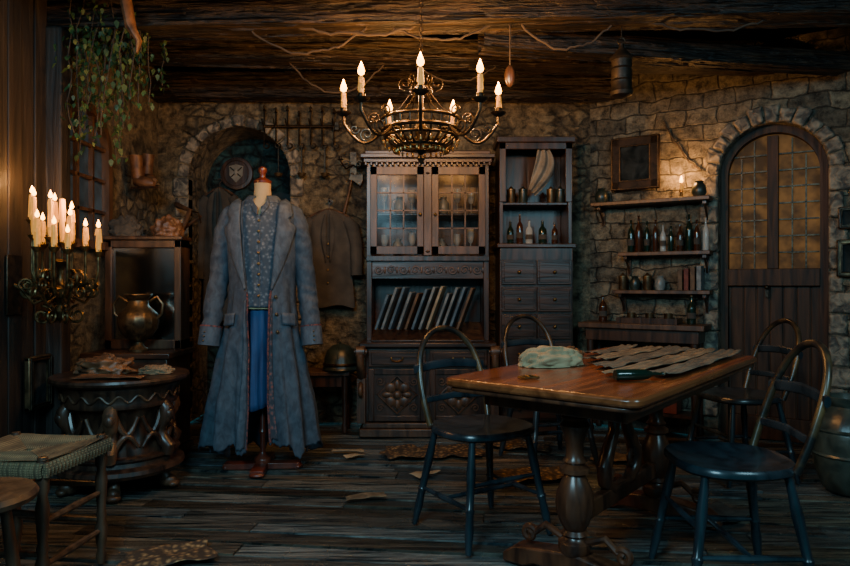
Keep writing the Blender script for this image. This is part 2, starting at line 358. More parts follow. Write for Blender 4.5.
m=M().bar(-2.3,3.2,-1,5.8,H+.05,H+.11)
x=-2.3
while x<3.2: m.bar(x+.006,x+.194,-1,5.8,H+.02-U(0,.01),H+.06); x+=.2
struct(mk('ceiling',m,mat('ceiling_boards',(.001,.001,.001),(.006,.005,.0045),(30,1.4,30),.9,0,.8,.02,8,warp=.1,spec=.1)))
def beam(name,y,yaw,h=.2,w=.2,x0=-2.08,x1=2.88,zt=H,loc=None,lump=1):
    m=M(); L=(x1-x0)
    def f(u,v):
        x=x0+L*u; a=2*pi*v
        sx=.5*w*(1 if cos(a)>0 else -1)*min(1,abs(cos(a))*1.5); sz=.5*h*(1 if sin(a)>0 else -1)*min(1,abs(sin(a))*1.5)
        k=lump*(.012*noise.noise(Vector((x*1.5,y*3+cos(a)*1.5,sin(a)*1.5)))+.010*noise.noise(Vector((x*2.5,y*5+cos(a)*9,sin(a)*9)))+.006*noise.noise(Vector((x*14,cos(a)*9,sin(a)*9)))+.004*noise.noise(Vector((x*30,cos(a)*15,sin(a)*15))))
        return (x,sx+k*1.3,zt-h/2+sz+(k if sz<0 else 0))
    m.grid(f,240,49)
    o=mk(name,m,W_BEAM,sharp=30); o.location=loc or (0,y,0); o.rotation_euler=(0,0,yaw); struct(o)
beam('trim_3',5.08,0,.19,.16,x1=1.45,zt=2.70)
beam('trim_4',4.35,math.radians(3),.14,.20,x1=2.6,zt=2.67)
beam('trim_5',3.62,math.radians(-3),.16,.22,zt=2.66)
beam('trim_6',2.85,math.radians(-3),.24,.20)
beam('trim_10',2.1,0,.24,.20)
beam('trim_7',9,math.radians(10),.11,.14,x0=-1.25,x1=1.12,zt=2.535,loc=(1.55,3.98,0),lump=.8)
m=M(); y=.4
while y<3.62:
    m.bar(-2.1,-2.06-U(0,.015),y,y+.11,0.0,2.74); y+=.115
struct(mk('trim_8',m,W_PANEL,bevel=.006))
m=M().bar(-2.1,-1.98,3.60,3.70,0,2.5); struct(mk('trim_9',m,W_PANEL,bevel=.01))

# ------------------------------------------------------------ left window
def window_left():
    r=root('window_1','x','x',(-2.1,4.02,0),pi/2); r['kind']='structure'
    del r['category']; del r['label']
    def ring(a,b,zs,z0,w):
        m=M(); P=[(a,z0)]+arch_pts(a,b,zs,16)+[(b,z0)]; c=(a+b)/2
        for (x0,q0),(x1,q1) in zip(P,P[1:]):
            def inn(x,z):
                if z<=zs: return (x+(w if x<c else -w),z)
                d=Vector((x-c,z-zs)); d=d*(1-w/d.length); return (c+d.x,zs+d.y)
            i0=inn(x0,q0); i1=inn(x1,q1); m.prism([(x0,q0),(x1,q1),i1,i0],-.06,0)
        m.bar(a,b,-.07,0,z0-.05,z0); return m
    mk('frame',ring(-.3,.3,1.9,1.36,.05),W_MID,r)
    m=M()
    for x in(-.09,.09): m.bar(x-.01,x+.01,-.04,-.01,1.36,2.15)
    for z in(1.55,1.75,1.95): m.bar(-.25,.25,-.04,-.01,z-.01,z+.01)
    mk('muntins',m,W_MID,r)
    m=M().prism([(-.26,1.36)]+arch_pts(-.26,.26,1.9,16)+[(.26,1.36)],-.012,-.004); mk('glass_pane',m,GLW,r)
window_left()
# ------------------------------------------------------------ arched door
def door():
    r=root('door_1','x','x',(1.3,5.2,0),RW); r['kind']='structure'; del r['category']; del r['label']
    a,b,zs=.93,1.6,1.865; w=.05; c=(a+b)/2
    m=M(); P=[(a,0)]+arch_pts(a,b,zs,18)+[(b,0)]
    def inn(x,z,w=w):
        if z<=zs: return (x+(w if x<c else -w),z)
        d=Vector((x-c,z-zs)); d=d*(1-w/d.length); return (c+d.x,zs+d.y)
    for (x0,q0),(x1,q1) in zip(P,P[1:]): m.prism([(x0,q0),(x1,q1),inn(x1,q1),inn(x0,q0)],.10,.21)
    mk('door_frame',m,W_DOOR,r)
    m=M(); m.bar(a+.05,b-.05,.14,.18,0,1.12); m.bar(a+.05,b-.05,.09,.18,1.08,1.2); m.bar(a+.05,b-.05,.12,.18,.0,.16)
    x=a+.07
    while x<b-.1: m.bar(x,x+.075,.13,.15,.16,1.1); x+=.083
    mk('lower_panel',m,W_DOOR,r,bevel=.004)
    m=M(); m.bar(c-.035,c+.035,.11,.175,1.2,2.13)
    mk('centre_stile',m,W_DOOR,r,bevel=.003)
    m=M()
    for s in(-1,1):
        for k in(1,2):
            x=c+s*(.035+.083*k); m.bar(x-.005,x+.005,.15,.172,1.2,2.15-.04*k*k)
    for i in range(1,8):
        z=1.2+.115*i
        hw=.28 if z<=zs else math.sqrt(max(.001,.285**2-(z-zs)**2)); m.bar(c-hw,c+hw,.15,.172,z-.005,z+.005)
    mk('lead_bars',m,IRON,r)
    PP=[(a+.04,1.15),]+[inn(x,z,.04) for x,z in arch_pts(a,b,zs,18)]+[(b-.04,1.15)]
    mk('glass_pane',M().prism(PP,.175,.185),GLA,r)
    mk('latch',M().box((c-.035,.11,1.05),(.02,.03,.1)).ball((c-.035,.09,1.07),.016),IRON,r)
    mk('outer_backing',M().bar(a,b,.23,.25,0,2.25),W_PANEL,r)
door()

# ------------------------------------------------------------ candles helper
def flame_prof(h=.05,r=.011): return [(.002,0),(r*.8,h*.12),(r,h*.3),(r*.75,h*.55),(r*.35,h*.8),(.001,h)]
def candle(parent,p,h,r=.011,lit=True,power=2.5,light=True,fh=.05):
    def wob(a,z): return 1+.12*sin(3*a+z*60)+.08*sin(5*a-z*90)
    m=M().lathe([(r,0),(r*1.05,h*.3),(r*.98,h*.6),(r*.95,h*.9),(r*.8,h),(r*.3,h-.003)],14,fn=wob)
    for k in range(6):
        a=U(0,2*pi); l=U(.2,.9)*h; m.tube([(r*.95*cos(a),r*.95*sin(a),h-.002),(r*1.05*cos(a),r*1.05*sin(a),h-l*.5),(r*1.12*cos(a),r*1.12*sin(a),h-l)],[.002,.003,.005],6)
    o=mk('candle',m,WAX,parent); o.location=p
    mk('wick',M().tube([(0,0,h-.004),(0,0,h+.01)],.0012,5),IRON,o)
    if lit:
        f=mk('flame',M().lathe(flame_prof(fh,fh*.26),10),FLAME,o); f.location=(0,0,h+.005)
        if light:
            l=bpy.data.lights.new('candle_light','POINT'); l.energy=power; l.color=(1,.44,.12); l.shadow_soft_size=.02
            lo=bpy.data.objects.new('candle_light',l); COL.objects.link(lo); lo.parent=o; lo.location=(0,0,h+fh+.03)
    return o
def scroll(c,r0,r1,a0,turns,n,ax=(1,0,0),up=(0,0,1)):
    ax=Vector(ax);up=Vector(up);c=Vector(c)
    return [c+(ax*cos(a0+turns*2*pi*i/n)+up*sin(a0+turns*2*pi*i/n))*(r0+(r1-r0)*i/n) for i in range(n+1)]

# ------------------------------------------------------------ chandelier
def chandelier():
    r=root('chandelier','wrought iron chandelier with eight lit candles hanging from a chain','chandelier',(-.02,3.3,1.71))
    m=M()
    def ring(R_,z,t,n=48): m.tube([(R_*cos(2*pi*i/n),R_*sin(2*pi*i/n),z) for i in range(n)],t,8,True)
    ring(.19,.15,.011); ring(.18,.115,.008); ring(.12,.07,.008); ring(.195,.20,.009)
    for i in range(24):
        a=2*pi*i/24; ca,sa=cos(a),sin(a)
        m.tube([(.195*ca,.195*sa,.20),(.19*ca,.19*sa,.15),(.18*ca,.18*sa,.115),(.12*ca,.12*sa,.07)],.006,6)
    for i in range(12):
        a=2*pi*i/12; m.tube([(.12*cos(a),.12*sin(a),.07),(.06*cos(a),.06*sin(a),.055),(.0,.0,.055)],.004,6)
    mk('basket_frame',m,IRON,r)
    m=M().lathe([(.002,-.02),(.012,-.005),(.02,.01),(.008,.03),(.03,.05),(.015,.07),(.02,.11),(.035,.16),(.014,.2),(.012,.34),(.025,.37),(.01,.4),(.006,.43)],16)
    mk('central_stem',m,IRON,r)
    B=[]
    for i in range(24):
        a=2*pi*i/24; rr=.188; B.append((rr*cos(a),rr*sin(a),.095-.02*abs(sin(3*a)))); B.append((.122*cos(a+.1),.122*sin(a+.1),.048))
    repeat('bead_drop',M().ball((0,0,0),(.006,.006,.014),6,5),BRASS,r,B)
    for ang in(0,45,-45,88,-88,153,-153,180):
        a=math.radians(ang); d=Vector((sin(a),-cos(a),0)); z=Vector((0,0,1)); R_=.385
        pts=[d*.19+z*.15]
        for t in range(1,15):
            u=t/14; rr=.19+(R_-.19)*u; zz=.15-.075*sin(u*pi*.95)+.045*u*u
            pts.append(d*rr+z*zz)
        pts.append(d*R_+z*.22)
        m=M().tube(pts,.008,8)
        m.tube(scroll(d*.27+z*.13,.035,.008,-pi/2,1.3,22,d,z),.005,6)
        m.tube(scroll(d*.33+z*.155,.025,.006,pi,1.2,18,d,z),.0045,6)
        m.tube(scroll(d*.23+z*.21,.03,.006,0,1.3,18,d,z),.0045,6)
        mk('arm',m,IRON,r)
        c=M().lathe([(.006,0),(.02,.006),(.038,.018),(.04,.022),(.018,.018),(.016,.045),(.012,.045)],16); o=mk('drip_cup',c,IRON,r); o.location=d*R_+z*.215
        h=U(.065,.09)+(.02 if abs(ang)in(45,0) else 0)
        candle(r,d*R_+z*.245,h,.012,True,15,ang!=180,.066)
    m=M()
    z=.42
    i=0
    while z<.86:
        ax=(1,0,0) if i%2 else (0,1,0); m.tube([Vector(ax)*.009*cos(t*pi/5)+Vector((0,0,z+.014*sin(t*pi/5))) for t in range(10)],.003,5,True); z+=.021; i+=1
    m.tube([(0,0,.86),(0,0,1.05)],.005,6)
    mk('chain',m,IRON,r)
    m=M()
    for k in range(6):
        a=pi/3*k; d=Vector((cos(a),sin(a),0)); m.tube([d*.19+Vector((0,0,.20)),d*.1+Vector((0,0,.27)),d*.02+Vector((0,0,.38))],.003,6)
        m.tube(scroll(d*.08+Vector((0,0,.385)),.035,.008,-pi/2,1.2,18,d,(0,0,1)),.003,5)
    mk('crown_scrolls',m,IRON,r)
chandelier()

# ------------------------------------------------------------ dress form with coat
def ip(tab,z):
    for (z0,*a),(z1,*b) in zip(tab,tab[1:]):
        if z0>=z>=z1:
            t=(z0-z)/(z0-z1)
            return [x+(y-x)*t for x,y in zip(a,b)]
    return list(tab[0][1:]) if z>tab[0][0] else list(tab[-1][1:])
TOR=[(1.60,.075,.065),(1.575,.125,.08),(1.55,.165,.095),(1.5,.198,.115),(1.4,.21,.135),(1.3,.20,.14),(1.12,.180,.13),(1.0,.186,.135),(.85,.208,.15),(.6,.245,.175),(.35,.275,.20),(.13,.295,.215)]
def T(th,z,k=1,off=0,fold=0):
    w,d=ip(TOR,z); w=w*k+off; d=d*k+off
    g=max(0,(1.14-z))
    s=sin(9*th+.8+.35*sin(z*3)); f=1+fold*g*(.75*s*abs(s)**.5+.40*sin(15*th+z*1.5)+.30*sin(4*th-z*2))
    return Vector((w*f*sin(th),-d*f*cos(th),z))
def form():
    r=root('dress_form','tailor dress form wearing a long slate-blue coat over a patterned shirt','dress form',(-.965,3.93,0),math.radians(4))
    mk('stand_base',M().lathe([(.02,.03),(.05,.035),(.05,.06),(.02,.09),(.017,.1)],20)
        .box((0,0,.02),(.44,.075,.035)).box((0,0,.021),(.075,.42,.036)).ball((-.21,0,.015),(.025,.045,.015)).ball((.21,0,.015),(.025,.045,.015)).ball((0,-.2,.015),(.045,.025,.015)).ball((0,.2,.015),(.045,.025,.015)),W_RED,r,bevel=.008)
    mk('pole',M().lathe([(.016,.09),(.016,.2),(.024,.22),(.016,.24),(.015,.95)],16),W_RED,r)
    m=M().grid(lambda u,v:T(2*pi*u,1.60-.65*v,.86),48,30,True); mk('torso_form',m,LINEN,r)
    mk('neck',M().lathe([(.062,1.585),(.052,1.62),(.048,1.66),(.05,1.69),(.045,1.695)],24),LINEN,r)
    mk('neck_cap',M().lathe([(.051,1.69),(.053,1.705),(.038,1.715),(.018,1.725),(.016,1.745),(.026,1.765),(.024,1.78),(.012,1.79),(.001,1.792)],24),W_RED,r)
    m=M()
    def vneck(u,v):
        th=-1.35+2.7*u; zt=1.6-.11*max(0,1-abs(th)/.55); z=zt+( .96-zt)*v
        p=T(th,z,.93); p.y-=.004*sin(14*th+z*9)*v+.008*noise.noise(Vector((th*3,z*12,0))); return p
    m.grid(vneck,50,46); mk('shirt',m,SHIRT,r,solid=.005)
    repeat('shirt_button',M().ball((0,0,0),(.008,.004,.008),8,6),BRASS,r,[T(0,1.46-.062*i,.93,.010) for i in range(8)])
    m=M().tube([T(0.03,1.5-.54*i/12,.93,.006) for i in range(13)],.003,5); mk('shirt_placket',m,COATL,r)
    m=M()
    for s in(-1,1): m.grid(lambda u,v:T(s*(.05+.42*u),1.50+.085*u+.04*v*(1-u*.4)-.015*(1-v)*(1-u),.93,.012+.01*v),8,5)
    mk('shirt_collar',m,SHIRT,r,solid=.004)
    m=M()
    def sk(u,v):
        th=2*pi*u; z=.97-.6*v; k=1+.09*sin(11*th)*(.3+v); w=.10+.02*v
        return (w*k*sin(th),-(.09+.03*v)*k*cos(th),z+.012*sin(5*th)*v)
    m.grid(sk,90,16,True); mk('skirt',m,SKIRT,r,solid=.004)
    def gap(z):
        return ip([(1.6,.096),(1.46,.100),(1.2,.078),(1.0,.060),(.7,.060),(.35,.066),(.12,.08)],z)[0]
    FO=.27
    def sag(th,v,p):
        p.z+=.03*sin(5*th)*v*v+.03*cos(th)*v*v+.075*noise.noise(Vector((th*6,0,3)))*v**6+.025*noise.noise(Vector((th*25,0,3)))*v**10
        q=Vector((p.x*5+p.z*1.2,p.z*1.6-p.x*2,1)); k=.018*noise.noise(q)+.006*noise.noise(q*3.1)-.014*abs(noise.noise(q*1.9+Vector((3,3,3))))
        k*=min(1,max(0,(1.62-p.z)*4)); n=Vector((p.x,p.y*1.6,0)); 
        if n.length>1e-4: p+=n.normalized()*k
        return p
    def shell(u,v):
        zt=1.598; z=zt+(.13-zt)*v
        w,_=ip(TOR,z); g=math.asin(min(.9,gap(z)/w)); th=g+(2*pi-2*g)*u
        return sag(th,v,T(th,z,1,.008,FO))
    m=M().grid(shell,240,130); mk('coat_body',m,COAT,r,solid=.005)
    for s in(-1,1):
        def lap(u,v):
            z=1.585-.52*v
            wd=ip([(1.6,.07),(1.475,.095),(1.46,.06),(1.43,.125),(1.25,.07),(1.06,.004)],z)[0]
            w,_=ip(TOR,z); g=math.asin(min(.9,gap(z)/w)); th=s*(g-.02+u*wd/ max(w,.15)*1.05)
            p=T(th,z,1,.024+.008*sin(pi*u)); p.z+=.018*u*(1 if z>1.46 else -.2); return p
        mk('lapel',M().grid(lap,10,60),COATL,r,solid=.005,sharp=30)
        def edp(z,dt=0,off=.011):
            w,_=ip(TOR,z); g=math.asin(min(.9,gap(z)/w))+dt; th2=g if s>0 else 2*pi-g
            v=(1.598-z)/(1.598-.13); return sag(th2,v,T(th2,z,1,off,FO))
        mk('front_edge',M().tube([edp(1.05-.9*i/50) for i in range(51)],.007 if s>0 else .005,6),LINING,r)
        mk('front_facing',M().grid(lambda u,v:edp(1.0-.84*v,.02+u*.11*(.3+v),.020+.005*sin(pi*u)),6,60),INNER if s>0 else COATL,r,solid=.003)
        P=[(.135,.0,1.535),(.180,.0,1.505),(.212,.0,1.42),(.232,.0,1.28),(.254,-.005,1.12),(.273,-.025,.98),(.288,-.045,.85),(.298,-.06,.74)]
        RR=[.045,.060,.063,.060,.057,.056,.054,.057]
        pts=[];rr=[]
        for i in range(len(P)-1):
            for t in range(12):
                f=t/12; q=Vector(P[i]).lerp(Vector(P[i+1]),f); pts.append(q)
                rr.append(RR[i]+(RR[i+1]-RR[i])*f)
        pts.append(Vector(P[-1])); rr.append(RR[-1])
        pts=[Vector((s*p.x,p.y,p.z)) for p in pts]
        m=M().tube(pts,rr,32)
        for v_ in m.v:
            q=Vector((v_.x*5+s*v_.z*6,v_.y*7,v_.z*10)); k=.006*noise.noise(q)-.018*abs(noise.noise(q*1.3))+.004; v_.x+=k*s; v_.y-=k
        mk('sleeve',m,COAT,r)
        e=pts[-1]; d=(pts[-1]-pts[-5]).normalized()
        mk('cuff',M().tube([e-d*.11,e-d*.10,e-d*.05,e+d*.004],[.060,.063,.063,.063],24),COATL,r)
        mk('cuff_braid',M().tube([e-d*.112,e-d*.104],[.0638,.0638],24),LINING,r)
        repeat('cuff_button',M().ball((0,0,0),(.006,.005,.006),8,6),BRONZE,r,[e-d*(.03+.025*k)+Vector((s*.02,-.062,0)) for k in range(3)])
        def pk(u,v):
            th=s*(.62+.45*u); return T(th if s>0 else 2*pi+th,.93-.01*u-.07*v,1,.032,.05)
        mk('pocket_flap',M().grid(pk,10,5),COATL,r,solid=.005)
    def colr(u,v):
        th=.42+(2*pi-.84)*u; z=1.565+.075*v-.03*v*v; b=1-abs(2*u-1); 
        k=.10-.035*v; return (k*1.15*sin(th),-k*cos(th)+.012,z+.02*b)
    mk('coat_collar',M().grid(colr,40,6),COATL,r,solid=.008)
    repeat('coat_button',M().ball((0,0,0),(.010,.006,.010),10,6),BRONZE,r,[T(.48,1.02-.1*i,1,.028) for i in range(3)])
form()

# ------------------------------------------------------------ hung garments
def hung_coat(name,label,loc,rz,w,h,mt,mt2):
    r=root(name,label,'coat',loc,rz)
    mk('hanger',M().tube([(-w*.42,0,-.05),(-w*.2,0,-.01),(0,0,.01),(w*.2,0,-.01),(w*.42,0,-.05)],.009,8).tube([(0,0,.01),(0,0,.05),(.018,0,.07),(0,0,.088),(-.015,0,.075)],.003,6),W_MID,r)
    def f(u,v):
        th=2*pi*u; z=-h*v; k=ip([(0,.18),(-.04,.6),(-.1,.95),(-.3,.9),(-.6,.95),(-1.0,1.12)],z/h)[0]
        return (k*w*.5*sin(th),-.045*cos(th)*(1+.3*sin(5*th)*v)-.008*sin(6*th+z*5),z+.012*sin(4*th)*v)
    mk('coat_body',M().grid(f,60,24,True),mt,r)
    for s in(-1,1):
        mk('sleeve',M().tube([(s*w*.36,0,-.07),(s*w*.5,-.0,-.13),(s*w*.58,-.0,-.35*h),(s*w*.6,-.02,-.68*h)],[.04,.055,.05,.045],14),mt,r)
        def lp(u,v): return (s*(.012+(.01+.035*sin(pi*min(1,v*1.1)))*u*w/.4),-.054-.004*sin(pi*u),-.03-.5*h*v)
        mk('lapel',M().grid(lp,6,14),mt2,r,solid=.004)
    repeat('button',M().ball((0,0,0),(.008,.005,.008),8,6),BRASS,r,[(0,-.056,-.35*h-.1*i) for i in range(4)])
    return r
hung_coat('hanging_coat','grey-brown wool coat on a hanger against the stone wall',(-.74,5.1,1.66),0,.36,.74,GREYC,GREYC)
hung_coat('hanging_coat','dark teal long coat hanging inside the arched alcove',(-1.70,5.48,1.88),0,.28,1.1,GREYC,DARKC)
def peg(loc): 
    o=mk('wall_peg',M().tube([(0,0.05,0),(0,-.03,0),(0,-.05,.02)],.007,8).lathe([(.02,0),(.02,.01)],12,mx=Matrix.Translation((0,.045,0))@Matrix.Rotation(pi/2,4,'X')),IRON)
    return top(o,'small iron peg fixed to the stone wall','peg',loc)
peg((-.74,5.15,1.735)); 
r=root('round_plaque','dark round plaque with a pale crest emblem in the alcove','plaque',(-1.60,5.62,2.03))
rx=Matrix.Rotation(pi/2,4,'X')
mk('plaque_disc',M().lathe([(.12,-.02),(.14,0),(.135,.014),(.11,.016),(.105,.01),(.001,.01)],32,mx=rx),W_DARK,r)
mk('crest_emblem',M().prism([(-.06,.06),(0,.075),(.06,.06),(.055,-.02),(0,-.08),(-.055,-.02)],-.022,-.01).ball((0,-.024,.01),(.02,.01,.03),10,6),PALE,r,bevel=.003)
mk('crest_ribs',M().tube([(-.05,-.026,.05),(.04,-.026,-.03)],.005,6).tube([(.05,-.026,.05),(-.04,-.026,-.03)],.005,6),IRON,r)
r=root('wide_brim_hat','dark felt hat hanging in the arched alcove','hat',(-1.22,5.56,1.72),0,rot=(math.radians(70),0,.2))
mk('hat_brim',M().lathe([(.07,0),(.14,.004),(.15,.012),(.14,.012),(.07,.008)],28,fn=lambda a,z:1+.05*sin(2*a)),DARKC,r)
mk('hat_crown',M().lathe([(.075,.005),(.07,.07),(.055,.095),(.02,.088),(.001,.085)],24),DARKC,r)

# ------------------------------------------------------------ iron wall rack
def rack():
    r=root('iron_wall_rack','wrought iron rack with curled hooks and hanging tools on stone wall','wall rack',(-.98,5.14,2.2))
    m=M().tube([(-.3,0,.12),(.3,0,.12)],.011,8)
    m.bar(-.31,-.28,-.01,.05,.09,.15); m.bar(.28,.31,-.01,.05,.09,.15)
    mk('rail',m,IRON,r)
    for i in range(7):
        x=-.27+.09*i; h=U(.06,.13)
        m=M().tube([(x,0,.12+h),(x,0,.0),(x,-.01,-.03)]+scroll((x+.025,-.02,-.035),.025,.012,pi,.8,12),.007,6)
        m.lathe([(.004,0),(.014,.005),(.006,.02),(.012,.035),(.001,.05)],10,c=(x,0,.12+h))
        m.tube([(x,0,.12),(x,-.06,.13),(x,-.08,.16)],.005,6)
        mk('hook',m,IRON,r)
rack()
for i in(1,3,5):
    x=-.98-.27+.09*i+.025
    r=root('ladle','long-handled iron ladle hanging from the wall rack','ladle',(x,5.12,1.95),0,'ladles on the wall rack')
    mk('handle',M().tube([(0,0,.0),(0,0,.17),(.0,.0,.205)],.006,6),IRON,r)
    mk('bowl',M().lathe([(.002,-.035),(.025,-.025),(.036,0),(.034,0),(.022,-.02),(.001,-.03)],16),BRONZE,r)
r=root('wall_sconce','unlit iron wall sconce with scroll arms','sconce',(-.56,5.13,2.02))
mk('back_plate',M().box((0,.04,0),(.05,.02,.2)),IRON,r)
m=M()
for s in(-1,1): m.tube([(0,.03,0),(s*.05,-.03,-.04),(s*.09,-.05,.02)],.007,6).tube(scroll((s*.05,-.02,.0),.03,.006,0,1.2,16),.005,6).lathe([(.006,0),(.025,.01),(.01,.01),(.01,.035)],12,c=(s*.09,-.05,.02))
mk('scroll_arms',m,IRON,r)
r=root('hand_axe','old hand axe with a dark iron head hung on stone wall','axe',(-.60,5.15,1.80),0,rot=(0,math.radians(12),0))
mk('axe_handle',M().tube([(0,0,-.16),(.006,0,0),(0,0,.16)],[.012,.010,.012],8),W_MID,r)
mk('axe_head',M().prism([(-.015,.15),(.02,.15),(.085,.17),(.095,.12),(.085,.07),(.02,.10),(-.015,.10)],-.012,.012),IRON,r,bevel=.003)

# ------------------------------------------------------------ china cabinet
def leafcarve(m,cx,y,cz,s):
    for i in range(8):
        a=2*pi*i/8; m.ball((cx+.5*s*cos(a),y,cz+.5*s*sin(a)),(.28*s if abs(cos(a))>.5 else .16*s,.012,.28*s if abs(sin(a))>.5 else .16*s),8,6)
    m.ball((cx,y-.005,cz),(.2*s,.016,.2*s),10,6)
def cabinet():
    r=root('china_cabinet','tall dark carved wooden cabinet with glazed upper doors','cabinet',(.02,4.95,0))
    mk('lower_body',M().bar(-.45,.45,-.2,.22,.1,.64),W_DARK,r,bevel=.006)
    m=M().bar(-.49,.49,-.25,.22,0,.06); m.bar(-.47,.47,-.23,.22,.06,.1); mk('plinth',m,W_MID,r,bevel=.008)
    m=M().bar(-.49,.49,-.25,.22,.64,.675); mk('counter_top',m,W_DARKH,r,bevel=.008)
    for s in(-1,1):
        o=mk('drawer',M().bar(-.205,.205,-.222,-.19,.5,.62).bar(-.185,.185,-.23,-.2,.515,.605),W_DARKH,r,bevel=.004); o.location=(s*.22,0,0)
        mk('drawer_pull',M().tube([(-.04,-.235,.56),(-.035,-.255,.55),(0,-.26,.543),(.035,-.255,.55),(.04,-.235,.56)],.005,6).ball((-.04,-.233,.562),.009).ball((.04,-.233,.562),.009),BRASS,o)
        o=mk('cupboard_door',M().bar(-.205,.205,-.216,-.19,.11,.485).bar(-.205,-.165,-.225,-.2,.11,.485).bar(.165,.205,-.225,-.2,.11,.485).bar(-.165,.165,-.225,-.2,.11,.15).bar(-.165,.165,-.225,-.2,.445,.485),W_DARK,r,bevel=.004); o.location=(s*.22,0,0)
        c=M(); leafcarve(c,0,-.218,.3,.14)
        c.tube([(0,-.222,.43),(.14,-.222,.3),(0,-.222,.165),(-.14,-.222,.3)],.008,6,True)
        for sx in(-1,1):
            for sz in(-1,1): c.tube(scroll((sx*.12,-.222,.3+sz*.095),.03,.006,0 if sx<0 else pi,1.4*sx*sz,18),.006,6)
        mk('carved_panel',c,W_MID,o)
        q=M().bar(-.03,.03,-.25,-.19,.1,.42); q.tube([Vector((0,p[1],p[2])) for p in [(0,-.22,.42),(0,-.26,.47),(0,-.30,.53),(0,-.31,.6)]],[.03,.03,.028,.028],10)
        q.lathe([(.03,-.035),(.042,-.03),(.042,.03),(.03,.035)],20,mx=Matrix.Translation((0,-.285,.615))@Matrix.Rotation(pi/2,4,'Y')); q.lathe([(.015,-.045),(.018,.045)],14,mx=Matrix.Translation((0,-.285,.615))@Matrix.Rotation(pi/2,4,'Y'))
        q.tube(scroll((0,-.275,.34),.05,.012,pi/2,1.5,26,(0,1,0),(0,0,1)),.014,8)
        o=mk('scroll_bracket',q,W_MID,r,bevel=.003); o.location=(s*.475,0,0)
    m=M().bar(-.45,-.41,-.1,.22,.675,1.28).bar(.41,.45,-.1,.22,.675,1.28).bar(-.41,.41,.19,.21,.675,1.28)
    m.add([(-.41,-.19,.69),(.41,-.19,.69),(.41,.19,.80),(-.41,.19,.80),(-.41,-.19,.676),(.41,-.19,.676),(.41,.19,.676),(-.41,.19,.676)],[(0,1,2,3),(4,5,6,7),(0,1,5,4),(2,3,7,6),(1,2,6,5),(0,3,7,4)])
    mk('middle_case',m,W_DARK,r,bevel=.004)
    mk('frieze_board',M().bar(-.41,.41,-.1,-.08,1.13,1.26),W_DARKH,r,bevel=.004)
    c=M()
    for i in range(9):
        x=-.36+.09*i; c.tube(scroll((x,-.105,1.195),.032,.006,0,1.3*(1 if i%2 else -1),16),.007,6); c.ball((x+.045,-.105,1.195),(.008,.006,.025),8,6)
    mk('frieze_carving',c,W_MID,r)
    m=M().bar(-.45,-.41,-.1,.22,1.28,1.98).bar(.41,.45,-.1,.22,1.28,1.98).bar(-.41,.41,.19,.21,1.28,1.98).bar(-.45,.45,-.12,.22,1.26,1.30).bar(-.41,.41,-.06,.19,1.6,1.615).bar(-.41,.41,-.09,.19,1.95,1.98)
    mk('upper_case',m,W_DARK,r,bevel=.004)
    m=M().bar(-.47,.47,-.13,.22,1.98,2.01).bar(-.49,.49,-.155,.22,2.01,2.04).bar(-.46,.46,-.12,.22,2.04,2.07)
    for i in range(24): x=-.45+.9*i/23; m.bar(x-.01,x+.01,-.145,-.12,1.955,1.985)
    mk('cornice',m,W_DARKH,r,bevel=.005)
    m=M().bar(-.03,.03,-.135,-.1,1.3,1.95)
    for z in(1.33,1.9): m.lathe([(.001,-.01),(.02,0),(.001,.01)],10,c=(0,-.135,z))
    mk('centre_stile',m,W_MID,r,bevel=.004)
    for s in(-1,1):
        d=M(); a,b=.03,.42
        for x0,x1,z0,z1 in((a,a+.05,1.31,1.95),(b-.05,b,1.31,1.95),(a,b,1.31,1.37),(a,b,1.89,1.95)): d.bar(min(s*x0,s*x1),max(s*x0,s*x1),-.125,-.1,z0,z1)
        o=mk('glazed_door',d,W_MID,r,bevel=.003)
        g=M()
        for k in(1,2): x=s*(a+.05+(b-a-.1)*k/3); g.bar(x-.005,x+.005,-.12,-.105,1.37,1.89)
        for k in(1,2,3): z=1.37+.52*k/4; g.bar(min(s*(a+.05),s*(b-.05)),max(s*(a+.05),s*(b-.05)),-.12,-.105,z-.005,z+.005)
        mk('muntins',g,W_MID,o)
        mk('glass_pane',M().bar(min(s*(a+.05),s*(b-.05)),max(s*(a+.05),s*(b-.05)),-.113,-.111,1.37,1.89),GLD,o)
        mk('door_knob',M().ball((s*(a+.025),-.14,1.6),.012),BRASS,o)
    return r
cabinet()
def goblet(loc,k,label):
    r=root('goblet',label,'glass',loc,0,'glassware behind the cabinet doors')
    mk('goblet_bowl',M().lathe([(.004,.06*k),(.02,.07*k),(.03,.1*k),(.028,.14*k),(.026,.14*k),(.02,.08*k)],14),GLC,r)
    mk('goblet_stem',M().lathe([(.026,0),(.024,.004),(.004,.01),(.004,.06*k)],12),GLC,r)
for z in(1.302,1.617):
    for i in range(7):
        x=-.33+.11*i+U(-.01,.01)
        if (i+int(z*10))%3==2:
            o=mk('jug',M().lathe([(.03,0),(.045,.03),(.04,.08),(.022,.11),(.026,.13),(.02,.13)],16).tube([(.03,0,.11),(.06,0,.1),(.055,0,.05),(.04,0,.04)],.005,6),CERAM); top(o,'small pale ceramic jug behind cabinet glass','jug',(x+.02,4.97,z),U(0,6),'jugs in the cabinet')
        else: goblet((x+.02,4.96+U(-.02,.03),z),U(1.1,1.5),'small clear stemmed glass behind cabinet glass')
for i in range(12):
    x=-.36+.055*i; h=U(.27,.34); th=.018
    o=mk('leaning_folio',M().box((.06,0,h/2+.016),(th,.17,h),(0,math.radians(20),math.radians(-12))),BOOKM[(1,4,1,4,2,1,4,3,4,4,1,2,1)[i]],bevel=.002)
    top(o,'slim folio leaning in a row on the sloping cabinet counter','folio',(x+.0,4.90,.735),0,'leaning folios in the cabinet')

